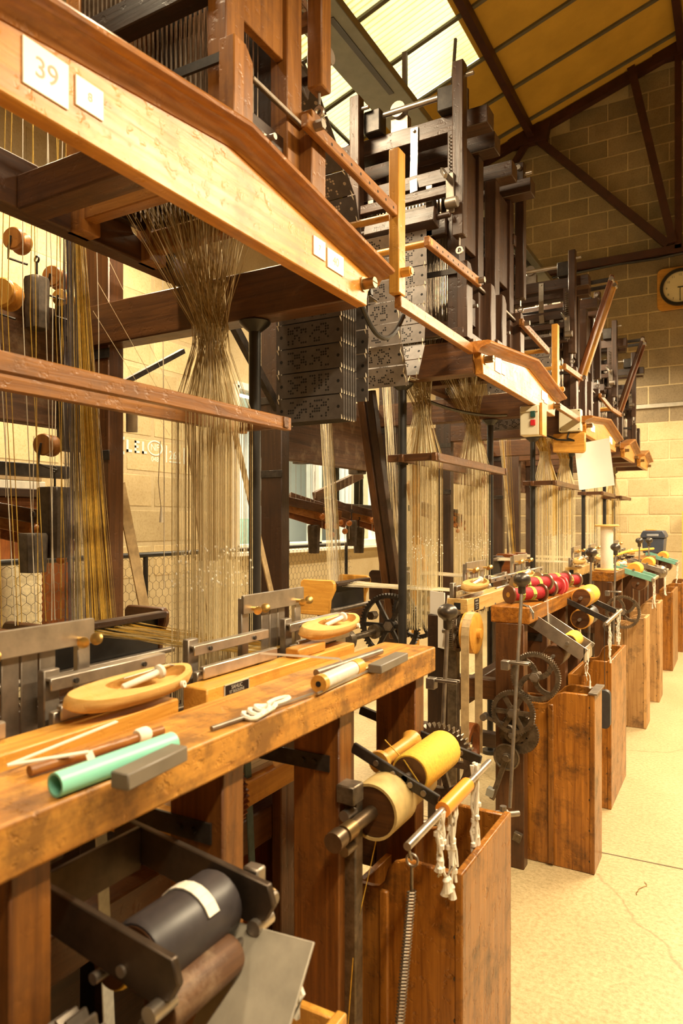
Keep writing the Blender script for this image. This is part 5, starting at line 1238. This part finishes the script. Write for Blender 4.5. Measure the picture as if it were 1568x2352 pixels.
# cross bar and diagonal behind the second loom
G().beam((-2.35, 3.2, 1.52), (-2.35, 4.6, 1.50), .04, .05).build('rear_rail', IRON, L2, .003); G().beam((-2.3, 3.72, 1.56), (-2.3, 4.35, 1.74), .03, .06).build('rear_diagonal', wood('brown', 'y'), L2, .003)
G().beam((-2.35, 5.3, 1.52), (-2.35, 6.4, 1.50), .04, .05).build('rear_rail', IRON, L3, .003)
G().beam((-2.35, 1.2, 1.60), (-2.35, 1.9, 1.60), .04, .05).build('rear_rail', IRON, L1, .003)
# shelf with books and boxes behind the nearest loom
t = thing('storage_cabinet', 'orange-brown wooden cabinet behind the nearest loom, left edge', 'cabinet', (-3.2, 2.0, 0))
G().box(-3.45, -2.95, 1.3, 2.42, 0, 1.52).build('body', wood('red', 'z'), t, .004); G().box(-3.5, -2.9, 1.26, 2.46, 1.52, 1.56).build('top', wood('dark', 'y'), t, .004)
for y in (1.34, 1.72, 2.08): G().box(-2.95, -2.935, y, y + .34, .06, 1.48).build('cabinet_door', wood('red', 'z'), t, .003)
BK = [((.75, .70, .58), 'cream'), ((.30, .05, .04), 'dark red'), ((.70, .66, .60), 'white'), ((.42, .30, .16), 'tan')]
for i, (y0, y1, z0, h, c) in enumerate([(1.35, 1.75, 1.562, .05, 0), (1.4, 1.8, 1.613, .03, 2), (1.9, 2.3, 1.562, .04, 0), (1.92, 2.28, 1.603, .035, 3), (1.95, 2.3, 1.64, .03, 1)]):
    o = G().box(-3.4, -3.0, y0, y1, z0, z0 + h).build('book', plain('book_' + BK[c][1].replace(' ', '_'), BK[c][0], .6), bevel=.003); centre(o)
    tag(o, ['thick cream book at the left end of the cabinet top', 'white folder lying on the thick cream book', 'cream book at the right end of the cabinet top', 'tan book in the right stack on the cabinet', 'dark red book topping the right stack on the cabinet'][i], 'book', 'books on the wooden cabinet')
t = thing('cone_of_yarn', 'tall white wound yarn package behind the wire fence', 'yarn package', (-2.85, 2.05, .6))
G().lathe((-2.85, 2.05, .62), (0, 0, 1), [(.09, 0)] + [(.09 + (.003 if i % 2 else 0), .01 + i * .014) for i in range(42)] + [(.09, .60)], 20).build('yarn', CREAM_T, t)
G().cyl((-2.85, 2.05, 0), (-2.85, 2.05, .62), .03, 12).build('stand', IRON, t)

# ------------------------------------------------------------------ wire-netting fence
FX = -2.62
t = thing('wire_fence', 'low chicken-wire fence with black rails behind the looms', 'fence', (FX, 3.3, 0))
for y in (1.55, 2.60, 3.65, 4.70): G().cyl((FX, y, 0), (FX, y, 1.235), .013, 10).build('fence_post', BLACK, t)
G().cyl((FX, 1.5, 1.235), (FX, 4.8, 1.235), .014, 10).build('top_rail', BLACK, t)
g = G(); hx = .046; r = 0; z = .50
while z < 1.20:
    y = 1.5 + (hx * .5 if r % 2 else 0)
    while y < 4.75:
        p = [(FX, y, z), (FX, y, z + .026), (FX, y + hx / 2, z + .040), (FX, y + hx, z + .026)]
        g.tube(p[:3], .0013, 3); g.tube(p[2:], .0013, 3); y += hx
    z += .040; r += 1
g.build('wire_netting', WIREM, t, kind='stuff', smooth=False)

# paper stack and clutter under the nearest bench
t = thing('paper_stack', 'stack of white paper under the nearest bench', 'paper', (-1.15, 1.25, .78))
for i in range(3): G().prism([(-1.25, 1.12 + .01 * i), (-1.02 + .01 * i, 1.10), (-1.0, 1.42), (-1.24, 1.40 + .01 * i)], 'z', .80 + i * .013, .811 + i * .013).build('sheet', PAPER, t)
G().box(-1.3, -.98, 1.05, 1.5, .74, .80).build('tray', wood('yellow', 'y'), t, .003)
for p, q, m, lab in (((-.93, .82, .90), (-.92, .84, .35), WHITESTRAP, 'white measuring tape hanging below the nearest bench'), ((-1.0, 1.31, .95), (-.98, 1.33, .28), BLUESTRAP, 'blue webbing strap hanging below the nearest bench'), ((-.95, 1.62, .98), (-.93, 1.63, .5), LEATH, 'tan strap hanging beside the yellow spools')):
    o = G().beam(p, q, .022, .003, (1, 0, 0)).build('webbing_strap', m); centre(o); tag(o, lab, 'strap')
G().prism([(-1.15, .72), (-.95, .72), (-.95, 1.02), (-1.02, 1.04), (-1.15, .98)], 'y', .55, .57).build('guard_board', wood('yellow', 'z'), L1, .003)
G().box(-1.27, -1.24, .2, 1.04, 0, .82).build('guard_board', wood('dark', 'y'), L1, .003)  # dark board added to keep the lit floor from showing under the bench
G().box(-1.27, -1.24, 1.10, 1.45, 0, .50).build('guard_board', wood('dark', 'y'), L1, .003)  # dark board added for the same shade, lower
G().box(-1.19, -1.16, 1.46, 1.78, .1, .98).build('guard_board', wood('red', 'z'), L1, .003)
G().box(-1.10, -1.07, .62, .80, .05, .95).build('guard_board', wood('yellow', 'z'), L1, .003)
G().box(-1.42, -1.39, .3, 1.75, 0, .98).build('guard_board', wood('dark', 'y'), L1, .003)  # long dark board added behind, keeps the space under the bench dark
gearpart(L1, (-1.02, 1.22, .80), .10, 50, .02, (0, -1, 0), wood('red', 'z'), spokes=6, rim=.3, hub=.25, sw=.5)
G().box(-1.06, -1.03, 1.50, 1.9, .02, .9).build('guard_board', wood('brown', 'z'), L1, .003)
t = thing('open_book', 'open white booklet standing behind the second batten', 'booklet', (-1.12, 2.72, .86))
G().beam((-1.17, 2.86, .98), (-1.08, 2.80, .98), .004, .24).build('page', PAPER, t); G().beam((-1.08, 2.80, .98), (-1.02, 2.86, .97), .004, .22).build('page', PAPER, t)
